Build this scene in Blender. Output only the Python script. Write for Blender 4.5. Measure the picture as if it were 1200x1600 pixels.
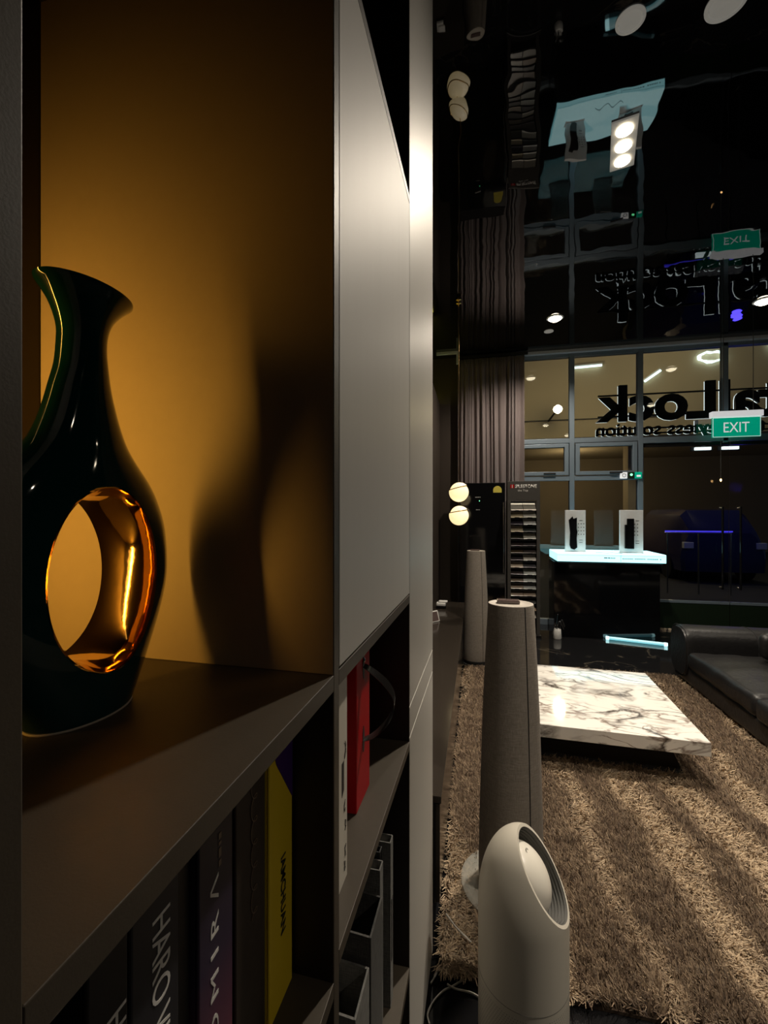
import bpy, bmesh, math, random
import numpy as np
from mathutils import Vector, Matrix, Euler
random.seed(7); np.random.seed(7)
for o in list(bpy.data.objects): bpy.data.objects.remove(o)
S = bpy.context.scene
C = S.collection
PI = math.pi
# ------------------------------------------------------------------ camera
H = 1.59                      # camera height
F = 680.0                     # focal length in pixels of a 1200 x 1600 frame
TH = math.atan(145/F)         # camera turned left of the room's long axis
SHROT = -(math.atan(161/F)-TH)  # the shelving stands slightly turned to the room
cam = bpy.data.cameras.new('camera'); co = bpy.data.objects.new('camera', cam); C.objects.link(co)
cam.sensor_fit = 'HORIZONTAL'; cam.sensor_width = 36; cam.lens = 36*F/1200
cam.clip_start = 0.01; cam.clip_end = 200
co.location = (0, 0, H); co.rotation_euler = (PI/2, 0, TH)
S.camera = co
S.view_settings.view_transform = 'Standard'; S.view_settings.look = 'None'
S.view_settings.gamma = 1; S.view_settings.use_curve_mapping = False
S.view_settings.exposure = 0.0
W = bpy.data.worlds.new('night'); S.world = W; W.use_nodes = True
W.node_tree.nodes['Background'].inputs[0].default_value = (0.010, 0.014, 0.030, 1)
W.node_tree.nodes['Background'].inputs[1].default_value = 1.0
CEIL = 3.85
WINY = 6.53
def spot(name, loc, target, energy, angle, color, blend=0.6, radius=0.04):
    l = bpy.data.lights.new(name, 'SPOT'); l.energy = energy; l.spot_size = math.radians(angle)
    l.spot_blend = blend; l.color = color; l.shadow_soft_size = radius
    o = bpy.data.objects.new(name, l); C.objects.link(o); o.location = loc
    d = Vector(target)-Vector(loc); o.rotation_euler = d.to_track_quat('-Z', 'Y').to_euler()
    return o
def pointlight(name, loc, energy, color, radius=0.1):
    l = bpy.data.lights.new(name, 'POINT'); l.energy = energy; l.color = color; l.shadow_soft_size = radius
    o = bpy.data.objects.new(name, l); C.objects.link(o); o.location = loc
    return o
WARM = (1.0, 0.80, 0.56); NEUT = (1.0, 0.88, 0.72)
# the ceiling lamps of the showroom: (x, y, target x, y, z, watts, cone)
LAMPS = [
    (2.60, -0.60, 1.6, 0.6, 0.0, 60, 80),     # behind the viewer, over the shop floor
    (0.89, 5.37, 0.70, 5.30, 0.0, 200, 150),     # before the window
    (3.00, 5.40, 2.6, 4.8, 0.0, 120, 90),
    (1.75, 1.10, 1.2, 2.0, 0.0, 260, 62),
    (3.60, 2.90, 3.0, 3.2, 0.0, 60, 80),
]
TRIPLE = (0.88, 2.92)
# ------------------------------------------------------------------ materials
def nt(m): return m.node_tree.nodes, m.node_tree.links
def mat(name, col, rough=0.5, metal=0.0, spec=0.5, coat=0.0, var=0.08, vscale=30.0, bump=0.0, bscale=200.0,
        emit=None, estr=0.0, coords='Object', ior=1.5, stretch=None, rvar=0.0, sheen=0.0):
    m = bpy.data.materials.new(name); m.use_nodes = True
    N, L = nt(m); b = N['Principled BSDF']
    tc = N.new('ShaderNodeTexCoord'); src = tc.outputs[coords]
    if stretch:
        mp = N.new('ShaderNodeMapping'); mp.inputs['Scale'].default_value = stretch
        L.new(src, mp.inputs[0]); src = mp.outputs[0]
    no = N.new('ShaderNodeTexNoise'); no.inputs['Scale'].default_value = vscale; no.inputs['Detail'].default_value = 4
    L.new(src, no.inputs['Vector'])
    mx = N.new('ShaderNodeMix'); mx.data_type = 'RGBA'
    c = Vector(col[:3])
    mx.inputs[6].default_value = (*(c*(1-var)), 1); mx.inputs[7].default_value = (*[min(1, v*(1+var)) for v in c], 1)
    L.new(no.outputs[0], mx.inputs[0]); L.new(mx.outputs[2], b.inputs['Base Color'])
    b.inputs['Roughness'].default_value = rough; b.inputs['Metallic'].default_value = metal
    b.inputs['Specular IOR Level'].default_value = spec; b.inputs['IOR'].default_value = ior
    b.inputs['Coat Weight'].default_value = coat; b.inputs['Coat Roughness'].default_value = 0.05
    if sheen: b.inputs['Sheen Weight'].default_value = sheen
    if rvar:
        mr = N.new('ShaderNodeMapRange'); mr.inputs[3].default_value = max(0.02, rough-rvar); mr.inputs[4].default_value = rough+rvar
        L.new(no.outputs[0], mr.inputs[0]); L.new(mr.outputs[0], b.inputs['Roughness'])
    if bump:
        n2 = N.new('ShaderNodeTexNoise'); n2.inputs['Scale'].default_value = bscale; n2.inputs['Detail'].default_value = 3
        L.new(src, n2.inputs['Vector'])
        bp = N.new('ShaderNodeBump'); bp.inputs['Strength'].default_value = bump; bp.inputs['Distance'].default_value = 0.01
        L.new(n2.outputs[0], bp.inputs['Height']); L.new(bp.outputs[0], b.inputs['Normal'])
    if emit:
        b.inputs['Emission Color'].default_value = (*emit, 1); b.inputs['Emission Strength'].default_value = estr
    return m
def emitmat(name, col, s): return mat(name, (0.8, 0.8, 0.8), emit=col, estr=s, rough=0.4)
def thinglass(name, tint=(1, 1, 1), ior=1.5, extra=0.0):
    m = bpy.data.materials.new(name); m.use_nodes = True; N, L = nt(m)
    for n in list(N):
        if n.type != 'OUTPUT_MATERIAL': N.remove(n)
    out = [n for n in N if n.type == 'OUTPUT_MATERIAL'][0]
    tr = N.new('ShaderNodeBsdfTransparent'); tr.inputs[0].default_value = (*tint, 1)
    gl = N.new('ShaderNodeBsdfGlossy'); gl.inputs['Roughness'].default_value = 0.01
    fr = N.new('ShaderNodeFresnel'); fr.inputs[0].default_value = ior
    no = N.new('ShaderNodeTexNoise'); no.inputs['Scale'].default_value = 3
    ad = N.new('ShaderNodeMath'); ad.operation = 'MULTIPLY_ADD'; ad.inputs[1].default_value = extra*0.5; L.new(no.outputs[0], ad.inputs[0]); L.new(fr.outputs[0], ad.inputs[2])
    mx = N.new('ShaderNodeMixShader'); L.new(ad.outputs[0], mx.inputs[0]); L.new(tr.outputs[0], mx.inputs[1]); L.new(gl.outputs[0], mx.inputs[2])
    L.new(mx.outputs[0], out.inputs[0])
    return m
M = {}
def weave(name, col, col2, scale=700, rough=0.9):
    m = mat(name, col, rough=rough, var=0.0); N, L = nt(m); b = N['Principled BSDF']
    tc = N.new('ShaderNodeTexCoord')
    hs = []
    for st in ((1, 1, 0.06), (0.05, 0.05, 1)):
        mp = N.new('ShaderNodeMapping'); mp.inputs['Scale'].default_value = st
        no = N.new('ShaderNodeTexNoise'); no.inputs['Scale'].default_value = scale; no.inputs['Detail'].default_value = 2
        L.new(tc.outputs['Object'], mp.inputs[0]); L.new(mp.outputs[0], no.inputs['Vector']); hs.append(no)
    ad = N.new('ShaderNodeMath'); ad.operation = 'ADD'; L.new(hs[0].outputs[0], ad.inputs[0]); L.new(hs[1].outputs[0], ad.inputs[1])
    mr = N.new('ShaderNodeMapRange'); mr.inputs[1].default_value = 0.7; mr.inputs[2].default_value = 1.3; L.new(ad.outputs[0], mr.inputs[0])
    mx = N.new('ShaderNodeMix'); mx.data_type = 'RGBA'; mx.inputs[6].default_value = (*col, 1); mx.inputs[7].default_value = (*col2, 1)
    L.new(mr.outputs[0], mx.inputs[0]); L.new(mx.outputs[2], b.inputs['Base Color'])
    bp = N.new('ShaderNodeBump'); bp.inputs['Strength'].default_value = 0.25; bp.inputs['Distance'].default_value = 0.002
    L.new(mr.outputs[0], bp.inputs['Height']); L.new(bp.outputs[0], b.inputs['Normal'])
    return m
def marble(name, base, vein, vein2, scale, rough, stretch=(1, 1, 1), rot=0.0, w=0.035, dens=0.5):
    m = mat(name, base, rough=rough, var=0.0); N, L = nt(m); b = N['Principled BSDF']
    tc = N.new('ShaderNodeTexCoord'); mp = N.new('ShaderNodeMapping'); mp.inputs['Scale'].default_value = stretch
    mp.inputs['Rotation'].default_value = (0, 0, rot); L.new(tc.outputs['Object'], mp.inputs[0])
    def noise(s, d, dist, off=0):
        n = N.new('ShaderNodeTexNoise'); n.inputs['Scale'].default_value = s; n.inputs['Detail'].default_value = d; n.inputs['Distortion'].default_value = dist
        n.noise_dimensions = '4D'; n.inputs['W'].default_value = off
        L.new(mp.outputs[0], n.inputs['Vector']); return n.outputs[0]
    def math_(op, a, bb=None, c=None):
        n = N.new('ShaderNodeMath'); n.operation = op
        for i, v in enumerate((a, bb, c)):
            if v is None: continue
            if isinstance(v, (int, float)): n.inputs[i].default_value = v
            else: L.new(v, n.inputs[i])
        return n.outputs[0]
    def ridge(s, d, dist, width, off):
        v = math_('ABSOLUTE', math_('SUBTRACT', noise(s, d, dist, off), 0.5))
        r = N.new('ShaderNodeMapRange'); r.inputs[1].default_value = 0.0; r.inputs[2].default_value = width; r.inputs[3].default_value = 1; r.inputs[4].default_value = 0
        L.new(v, r.inputs[0]); return r.outputs[0]
    def mask(s, lo, hi, off):
        r = N.new('ShaderNodeMapRange'); r.inputs[1].default_value = lo; r.inputs[2].default_value = hi; L.new(noise(s, 3, 0, off), r.inputs[0]); return r.outputs[0]
    v1 = math_('MULTIPLY', ridge(scale, 6, 1.2, w, 1.3), mask(scale*0.9, dens-0.08, dens+0.08, 7.7))
    v2 = math_('MULTIPLY', ridge(scale*2.1, 7, 0.9, w*0.9, 4.1), mask(scale*1.3, dens-0.02, dens+0.12, 2.2))
    mx = N.new('ShaderNodeMix'); mx.data_type = 'RGBA'; mx.inputs[6].default_value = (*base, 1); mx.inputs[7].default_value = (*vein2, 1)
    L.new(v2, mx.inputs[0])
    mx2 = N.new('ShaderNodeMix'); mx2.data_type = 'RGBA'; mx2.inputs[7].default_value = (*vein, 1)
    L.new(mx.outputs[2], mx2.inputs[6]); L.new(v1, mx2.inputs[0])
    L.new(mx2.outputs[2], b.inputs['Base Color'])
    return m
M['carcass'] = mat('taupe_board', (0.060, 0.048, 0.034), rough=0.50, spec=0.35, var=0.10, vscale=90, bump=0.03, bscale=600)
M['divider'] = mat('taupe_board_lit', (0.26, 0.21, 0.155), rough=0.55, var=0.05, vscale=60, bump=0.02, bscale=500)  # same board as the carcass, lightened where the LED falls
M['door'] = mat('satin_taupe_lacquer', (0.46, 0.445, 0.415), rough=0.56, metal=0.08, spec=0.38, var=0.04, vscale=20, bump=0.015, bscale=700, stretch=(1, 1, 0.06))
M['panel'] = mat('brushed_champagne_panel', (0.44, 0.42, 0.385), rough=0.46, metal=0.15, spec=0.38, var=0.05, vscale=30, stretch=(1, 1, 0.03), rvar=0.04)
M['back'] = mat('dark_brown_backboard', (0.016, 0.009, 0.007), rough=0.5)
M['black'] = mat('black_gap', (0.004, 0.004, 0.004), rough=0.7)
M['blackgloss'] = mat('black_gloss', (0.006, 0.006, 0.007), rough=0.06, spec=0.6, var=0.2)
M['blacksatin'] = mat('black_satin', (0.012, 0.011, 0.011), rough=0.35)
M['blackmatte'] = mat('black_matte', (0.010, 0.010, 0.011), rough=0.75)
M['glaze'] = mat('dark_teal_glaze', (0.003, 0.050, 0.052), rough=0.05, spec=0.7, coat=0.6, var=0.3, vscale=12)
M['gold'] = mat('polished_gold', (0.72, 0.47, 0.17), rough=0.06, metal=1.0, var=0.05, bump=0.04, bscale=25)
M['pale_edge'] = mat('unglazed_foot', (0.55, 0.48, 0.40), rough=0.7)
M['brass'] = mat('brass', (0.60, 0.38, 0.15), rough=0.22, metal=1.0)
M['chrome'] = mat('brushed_steel', (0.5, 0.5, 0.5), rough=0.22, metal=1.0)
M['speaker'] = weave('grey_speaker_cloth', (0.150, 0.128, 0.108), (0.27, 0.24, 0.205))
M['spk_top'] = mat('speaker_cap', (0.42, 0.38, 0.33), rough=0.5)
M['display'] = mat('smoked_display', (0.10, 0.07, 0.065), rough=0.12, coat=0.4)
M['purifier'] = mat('offwhite_plastic', (0.60, 0.56, 0.48), rough=0.42, var=0.02, vscale=8)
M['purifier2'] = mat('white_plastic', (0.72, 0.68, 0.60), rough=0.32, var=0.02, vscale=8)
M['vent'] = mat('grey_vent', (0.10, 0.098, 0.092), rough=0.5)
M['marble'] = marble('white_marble_black_veins', (0.78, 0.755, 0.71), (0.035, 0.025, 0.022), (0.22, 0.17, 0.145), 2.0, 0.06, stretch=(1.0, 2.3, 2.0), rot=0.75, w=0.050, dens=0.46)
M['floor'] = marble('black_marble_floor', (0.010, 0.010, 0.011), (0.10, 0.085, 0.065), (0.04, 0.036, 0.03), 0.9, 0.07, stretch=(1, 1.6, 1), rot=0.4, w=0.010, dens=0.5)
M['leather'] = mat('black_leather', (0.011, 0.0105, 0.011), rough=0.42, spec=0.5, var=0.25, vscale=40, bump=0.25, bscale=35, rvar=0.07)
M['curtain'] = mat('mauve_brown_curtain', (0.17, 0.135, 0.132), rough=0.85, var=0.08, vscale=300, stretch=(1, 1, 0.1), sheen=0.2)
M['frame'] = mat('blue_grey_aluminium', (0.20, 0.25, 0.30), rough=0.45, metal=0.3, var=0.05)
M['frame_lt'] = mat('pale_aluminium', (0.55, 0.58, 0.66), rough=0.45, metal=0.1)
M['wallbrown'] = mat('dark_brown_wall', (0.050, 0.038, 0.030), rough=0.45, var=0.1, vscale=12, stretch=(4, 4, 0.3))
M['wallolive'] = mat('olive_wall', (0.20, 0.17, 0.085), rough=0.7)
M['walldark'] = mat('charcoal_wall', (0.045, 0.042, 0.040), rough=0.6)
M['console'] = mat('dark_console', (0.030, 0.024, 0.019), rough=0.14, spec=0.55, var=0.1)
M['white'] = mat('white_plastic_small', (0.75, 0.74, 0.72), rough=0.4)
M['red'] = mat('red_gift_box', (0.40, 0.003, 0.006), rough=0.5, var=0.05, spec=0.15)
M['yellow'] = mat('yellow_cover', (0.90, 0.64, 0.02), rough=0.5, var=0.04)
M['purple'] = mat('purple_cover', (0.060, 0.012, 0.16), rough=0.5)
M['paper'] = mat('page_edges', (0.55, 0.50, 0.42), rough=0.8)
M['whitebook'] = mat('ivory_cover', (0.62, 0.58, 0.50), rough=0.5, var=0.03)
M['bookbrown'] = mat('dark_brown_cover', (0.030, 0.020, 0.013), rough=0.6, var=0.4, vscale=60)
M['bookdark'] = mat('charcoal_cover', (0.020, 0.020, 0.026), rough=0.5)
M['bookblack'] = mat('black_cover', (0.006, 0.006, 0.006), rough=0.5)
M['letter'] = mat('silver_letters', (0.80, 0.78, 0.75), rough=0.4)
M['letterdark'] = mat('black_letters', (0.006, 0.005, 0.01), rough=0.5)
M['letterbrown'] = mat('bronze_letters', (0.13, 0.09, 0.06), rough=0.35)
M['felt'] = weave('grey_felt', (0.10, 0.10, 0.095), (0.24, 0.235, 0.22), scale=900)
M['feltdark'] = weave('dark_grey_felt', (0.04, 0.04, 0.038), (0.11, 0.105, 0.10), scale=900)
M['strap'] = mat('black_satin_strap', (0.018, 0.016, 0.015), rough=0.25, spec=0.6)
M['glass'] = thinglass('window_glass', (0.86, 0.88, 0.86))
M['film'] = None
M['lit'] = emitmat('lit_acrylic', (0.30, 0.74, 0.80), 2.1)
M['litwhite'] = mat('white_display_card', (0.75, 0.78, 0.80), rough=0.35)
M['tube'] = emitmat('cyan_light_tube', (0.50, 0.95, 1.0), 3.0)
M['tube2'] = emitmat('cyan_light_tube_body', (0.20, 0.70, 0.80), 0.9)
M['bulb'] = emitmat('glowing_opal_glass', (1.0, 0.76, 0.38), 1.15)
M['lens'] = emitmat('lamp_lens', (1.0, 0.86, 0.62), 14.0)
M['lampoff'] = mat('unlit_disc_added_glow', (0.30, 0.29, 0.27), rough=0.5, emit=(1, 0.95, 0.85), estr=0.12)  # faint glow added to lamps that are off and to the housing
M['exit'] = mat('exit_green', (0.0, 0.28, 0.16), rough=0.3, emit=(0.0, 0.42, 0.25), estr=0.55)
M['exitw'] = mat('exit_white', (0.8, 0.8, 0.8), rough=0.4, emit=(1, 1, 1), estr=0.5)
M['halo'] = emitmat('sign_face_light', (0.85, 0.95, 1.0), 1.7)
M['ledorange'] = emitmat('warm_led', (1.0, 0.62, 0.22), 1.5)
M['ledyellow'] = emitmat('yellow_led', (0.85, 0.80, 0.05), 3.0)
M['neon'] = emitmat('cold_neon', (0.75, 0.98, 1.0), 2.2)
M['blueled'] = emitmat('blue_led', (0.05, 0.03, 1.0), 1.2)
M['green_led'] = emitmat('green_led', (0.1, 1.0, 0.35), 3.0)
M['orange_led'] = emitmat('orange_led', (1.0, 0.55, 0.2), 8.0)
M['beige'] = mat('beige_render', (0.50, 0.42, 0.28), rough=0.9, var=0.06, vscale=1.2)
M['asphalt'] = mat('asphalt', (0.03, 0.03, 0.032), rough=0.8)
M['turf'] = mat('green_kick_panel', (0.006, 0.016, 0.006), rough=0.5)
M['signblue'] = mat('blue_parking_sign', (0.03, 0.05, 0.22), rough=0.5)
M['carpaint'] = mat('dark_blue_paint', (0.02, 0.02, 0.09), rough=0.2, coat=0.5)
M['rubber'] = mat('rubber', (0.01, 0.01, 0.01), rough=0.8)
M['yellowlabel'] = mat('yellow_label', (0.70, 0.60, 0.10), rough=0.5)
M['cable'] = mat('grey_white_cable', (0.50, 0.47, 0.42), rough=0.5)
# black stretch ceiling: a mirror of dark film with faint ripples
def ceiling_mat():
    m = mat('black_mirror_ceiling', (0.002, 0.002, 0.003), rough=0.015, ior=1.65, var=0.0); N, L = nt(m); b = N['Principled BSDF']
    tc = N.new('ShaderNodeTexCoord'); no = N.new('ShaderNodeTexNoise'); no.inputs['Scale'].default_value = 2.2; no.inputs['Detail'].default_value = 2
    L.new(tc.outputs['Object'], no.inputs['Vector'])
    bp = N.new('ShaderNodeBump'); bp.inputs['Strength'].default_value = 0.35; bp.inputs['Distance'].default_value = 0.008
    L.new(no.outputs[0], bp.inputs['Height']); L.new(bp.outputs[0], b.inputs['Normal'])
    return m
M['ceiling'] = ceiling_mat()
def film_mat():
    m = mat('clear_plastic_film', (0.62, 0.62, 0.56), rough=0.12, var=0.0, bump=0.6, bscale=45); N, L = nt(m); b = N['Principled BSDF']
    b.inputs['Alpha'].default_value = 0.42
    return m
M['film'] = film_mat()
def gradient_mat():
    m = mat('dusk_gradient_cover', (0.03, 0.02, 0.04), rough=0.5, var=0.0); N, L = nt(m); b = N['Principled BSDF']
    tc = N.new('ShaderNodeTexCoord'); sp = N.new('ShaderNodeSeparateXYZ'); L.new(tc.outputs['Object'], sp.inputs[0])
    mr = N.new('ShaderNodeMapRange'); mr.inputs[1].default_value = 0.0; mr.inputs[2].default_value = 0.30; L.new(sp.outputs[2], mr.inputs[0])
    cr = N.new('ShaderNodeValToRGB'); L.new(mr.outputs[0], cr.inputs[0])
    e = cr.color_ramp.elements; e[0].position = 0.0; e[0].color = (0.55, 0.20, 0.05, 1); e[1].position = 1.0; e[1].color = (0.012, 0.010, 0.018, 1)
    for p, c in ((0.12, (0.40, 0.085, 0.05, 1)), (0.35, (0.13, 0.035, 0.07, 1)), (0.62, (0.035, 0.022, 0.055, 1))):
        k = e.new(p); k.color = c
    L.new(cr.outputs[0], b.inputs['Base Color']); return m
M['dusk'] = gradient_mat()
# ------------------------------------------------------------------ mesh helpers
class MB:
    def __init__(s): s.bm = bmesh.new()
    def box(s, x0, x1, y0, y1, z0, z1, bev=0.0, seg=2, rot=None, mi=0):
        r = bmesh.ops.create_cube(s.bm, size=1); vs = r['verts']
        c = Vector(((x0+x1)/2, (y0+y1)/2, (z0+z1)/2)); d = (abs(x1-x0), abs(y1-y0), abs(z1-z0))
        for v in vs: v.co = Vector((v.co.x*d[0], v.co.y*d[1], v.co.z*d[2]))
        if bev > 0:
            es = list({e for v in vs for e in v.link_edges})
            rr = bmesh.ops.bevel(s.bm, geom=es, offset=min(bev, min(d)*0.49), segments=seg, profile=0.5, affect='EDGES')
            vs = list({v for f in rr['faces'] for v in f.verts} | {v for v in vs if v.is_valid})
        if rot is not None:
            for v in vs: v.co = rot @ v.co
        for v in vs: v.co += c
        if mi:
            for f in {f for v in vs for f in v.link_faces}: f.material_index = mi
        return s
    def lathe(s, prof, seg=48, ex=1.0, ey=1.0, cx=0, cy=0, cap0=True, cap1=True):
        rings = []
        for r, z in prof:
            rings.append([s.bm.verts.new((cx+r*ex*math.cos(2*PI*i/seg), cy+r*ey*math.sin(2*PI*i/seg), z)) for i in range(seg)])
        for a, b in zip(rings, rings[1:]):
            for i in range(seg):
                j = (i+1) % seg; s.bm.faces.new((a[i], a[j], b[j], b[i]))
        if cap0: s.bm.faces.new(list(reversed(rings[0])))
        if cap1: s.bm.faces.new(rings[-1])
        return s
    def tube(s, pts, r, seg=8, closed=False):
        pts = [Vector(p) for p in pts]; n = len(pts); rings = []; prev = None
        for i, p in enumerate(pts):
            if closed: t = pts[(i+1) % n]-pts[i-1]
            else: t = pts[min(i+1, n-1)]-pts[max(i-1, 0)]
            t.normalize()
            if prev is None:
                a = Vector((0, 0, 1)) if abs(t.z) < 0.9 else Vector((1, 0, 0)); u = t.cross(a).normalized()
            else: u = (prev-t*prev.dot(t)).normalized()
            prev = u; w = t.cross(u); rr = r[i] if isinstance(r, (list, tuple)) else r
            rings.append([s.bm.verts.new(p+rr*(math.cos(2*PI*k/seg)*u+math.sin(2*PI*k/seg)*w)) for k in range(seg)])
        for i in range(n if closed else n-1):
            a, b = rings[i], rings[(i+1) % n]
            for k in range(seg):
                j = (k+1) % seg; s.bm.faces.new((a[k], a[j], b[j], b[k]))
        if not closed: s.bm.faces.new(list(reversed(rings[0]))); s.bm.faces.new(rings[-1])
        return s
    def loft(s, rings, cap=True, closed=True):
        vr = [[s.bm.verts.new(p) for p in r] for r in rings]; n = len(vr[0])
        for a, b in zip(vr, vr[1:]):
            for i in range(n if closed else n-1):
                j = (i+1) % n; s.bm.faces.new((a[i], a[j], b[j], b[i]))
        if cap and closed: s.bm.faces.new(list(reversed(vr[0]))); s.bm.faces.new(vr[-1])
        return s
    def prism(s, poly, axis, a, b):
        def P(p, t): return {'x': (t, p[0], p[1]), 'y': (p[0], t, p[1]), 'z': (p[0], p[1], t)}[axis]
        return s.loft([[P(p, a) for p in poly], [P(p, b) for p in poly]])
    def mesh(s, m): 
        bmesh.ops.recalc_face_normals(s.bm, faces=s.bm.faces[:]); s.bm.to_mesh(m); s.bm.free()
    def build(s, name, material, parent=None, smooth=None, loc=None):
        m = bpy.data.meshes.new(name); s.mesh(m); return obj(name, m, material, parent, smooth, loc)
def obj(name, m, material, parent=None, smooth=None, loc=None):
    o = bpy.data.objects.new(name, m); C.objects.link(o)
    for k in (material if isinstance(material, (list, tuple)) else [material]): m.materials.append(M[k] if isinstance(k, str) else k)
    if smooth is not None:
        m.shade_smooth(); m.set_sharp_from_angle(angle=math.radians(smooth))
    if parent is not None: o.parent = parent
    if loc is not None: o.location = loc
    return o
def tag(o, label, cat, group=None, kind=None):
    o['label'] = label; o['category'] = cat
    if group: o['group'] = group
    if kind: o['kind'] = kind
    return o
def thing(name, label, cat, loc=(0, 0, 0), rz=0, group=None, kind=None):
    o = bpy.data.objects.new(name, None); C.objects.link(o); o.empty_display_size = 0.05
    o.location = loc; o.rotation_euler = (0, 0, rz)
    return tag(o, label, cat, group, kind)
RS = Matrix.Rotation(SHROT, 3, 'Z')
def SH(x, y, z): return RS @ Vector((x, y, z))          # shelving frame -> room
def sthing(name, label, cat, loc, rz=0, group=None, kind=None): return thing(name, label, cat, SH(*loc), SHROT+rz, group, kind)
def copy_tree(o, parent=None):
    c = o.copy(); C.objects.link(c); c.parent = parent
    for ch in o.children: copy_tree(ch, c)
    return c
def text_mesh(body, size=1.0, ext=0.001, offset=0.0, width=None, height=None, spacing=1.0):
    cu = bpy.data.curves.new('txt', 'FONT'); cu.body = body; cu.size = size; cu.offset = offset; cu.space_character = spacing
    cu.resolution_u = 4; cu.extrude = 0
    t = bpy.data.objects.new('txt', cu); C.objects.link(t); bpy.context.view_layer.update()
    m = bpy.data.meshes.new_from_object(t.evaluated_get(bpy.context.evaluated_depsgraph_get()))
    bpy.data.objects.remove(t); bpy.data.curves.remove(cu)
    xs = [v.co.x for v in m.vertices]; ys = [v.co.y for v in m.vertices]
    x0, x1, y0, y1 = min(xs), max(xs), min(ys), max(ys)
    sx = (width/(x1-x0)) if width else 1; sy = (height/(y1-y0)) if height else sx
    if height and not width: sx = sy
    for v in m.vertices: v.co.x = (v.co.x-(x0+x1)/2)*sx; v.co.y = (v.co.y-(y0+y1)/2)*sy
    bm = bmesh.new(); bm.from_mesh(m)
    r = bmesh.ops.extrude_face_region(bm, geom=bm.faces[:])
    for g in r['geom']:
        if isinstance(g, bmesh.types.BMVert): g.co.z += ext
    bmesh.ops.recalc_face_normals(bm, faces=bm.faces[:]); bm.to_mesh(m); bm.free(); m.materials.clear()
    return m
def text(name, body, material, parent, loc, axes, **k):
    """axes = (text x direction, text y direction)"""
    m = text_mesh(body, **k); X = Vector(axes[0]); Y = Vector(axes[1]); Z = X.cross(Y)
    R = Matrix((X, Y, Z)).transposed()
    for v in m.vertices: v.co = R @ v.co
    return obj(name, m, material, parent, None, loc)
def dashes(name, material, parent, loc, axes, widths, width, height, ext=0.0005):
    # a line of print too small to read: one short bar for each mark
    X = Vector(axes[0]); Y = Vector(axes[1]); R = Matrix((X, Y, X.cross(Y))).transposed(); k = width/sum(widths); x = -width/2; mb = MB()
    for i, w in enumerate(widths):
        if i % 2 == 0: mb.box(x, x+w*k, -height/2, height/2, 0, ext)
        x += w*k
    for v in mb.bm.verts: v.co = R @ v.co
    return mb.build(name, material, parent, None, loc)
ORD = ['first', 'second', 'third', 'fourth', 'fifth', 'sixth', 'seventh', 'eighth', 'ninth', 'tenth', 'eleventh', 'twelfth', 'thirteenth', 'fourteenth', 'fifteenth', 'sixteenth']
def disp(bm, amp, scale, seed=0):
    from mathutils import noise
    for v in bm.verts:
        n = noise.noise_vector(v.co*scale+Vector((seed, seed*1.7, 0))); v.co += n*amp
# ================================================================== THE SETTING
def struct(name, mb, material, label, cat, smooth=None):
    o = mb.build(name, material, None, smooth); return tag(o, label, cat, kind='structure')
struct('floor', MB().box(-1.2, 6.0, -3.0, WINY+0.1, -0.1, 0), 'floor', 'polished black marble floor with faint veins', 'floor')
struct('ceiling', MB().box(-1.2, 6.0, -3.0, WINY+0.1, CEIL, CEIL+0.1), 'ceiling', 'black mirror-gloss stretched ceiling', 'ceiling')
wl = thing('wall_left', 'dark brown left wall with a glowing ledge above the console', 'wall', (0, 0, 0), kind='structure')
MB().box(-0.80, -0.68, -3, 6.45, 0, CEIL).build('upper_wall', 'wallolive', wl)
MB().box(-0.68, -0.53, 1.64, 6.42, 0, 3.18, 0.004).build('wall_panel', 'wallbrown', wl)
MB().box(-0.66, -0.62, 1.70, 6.38, 3.181, 3.195).build('led_strip', 'ledyellow', wl)
struct('wall_rear', MB().box(-1.2, 6.0, -3.1, -3.0, 0, CEIL), 'walldark', 'dark charcoal wall behind the viewer', 'wall')
struct('wall_right', MB().box(5.9, 6.0, -3.0, WINY, 0, CEIL), 'walldark', 'dark charcoal wall on the far right', 'wall')
struct('wall_far', MB().box(-0.68, 0.50, 6.46, WINY+0.07, 0, CEIL), 'wallbrown', 'dark brown panelled wall strip beside the curtain', 'wall')
# ceiling trim above the window, and the pale bracket in the corner
struct('trim_1', MB().box(0.55, 6.0, WINY-0.10, WINY-0.02, CEIL-0.045, CEIL-0.001, 0.004), 'frame_lt', 'pale metal trim between window and ceiling', 'trim')
tb = thing('trim_2', 'pale angled metal track end in the dark ceiling corner', 'trim', (-0.42, 6.2, CEIL), kind='structure')
MB().box(-0.14, 0.14, -0.02, 0.02, -0.035, -0.001).build('track', 'frame_lt', tb)
MB().box(0.14, 0.165, -0.02, 0.02, -0.18, -0.001).build('track_end', 'frame_lt', tb)
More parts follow.
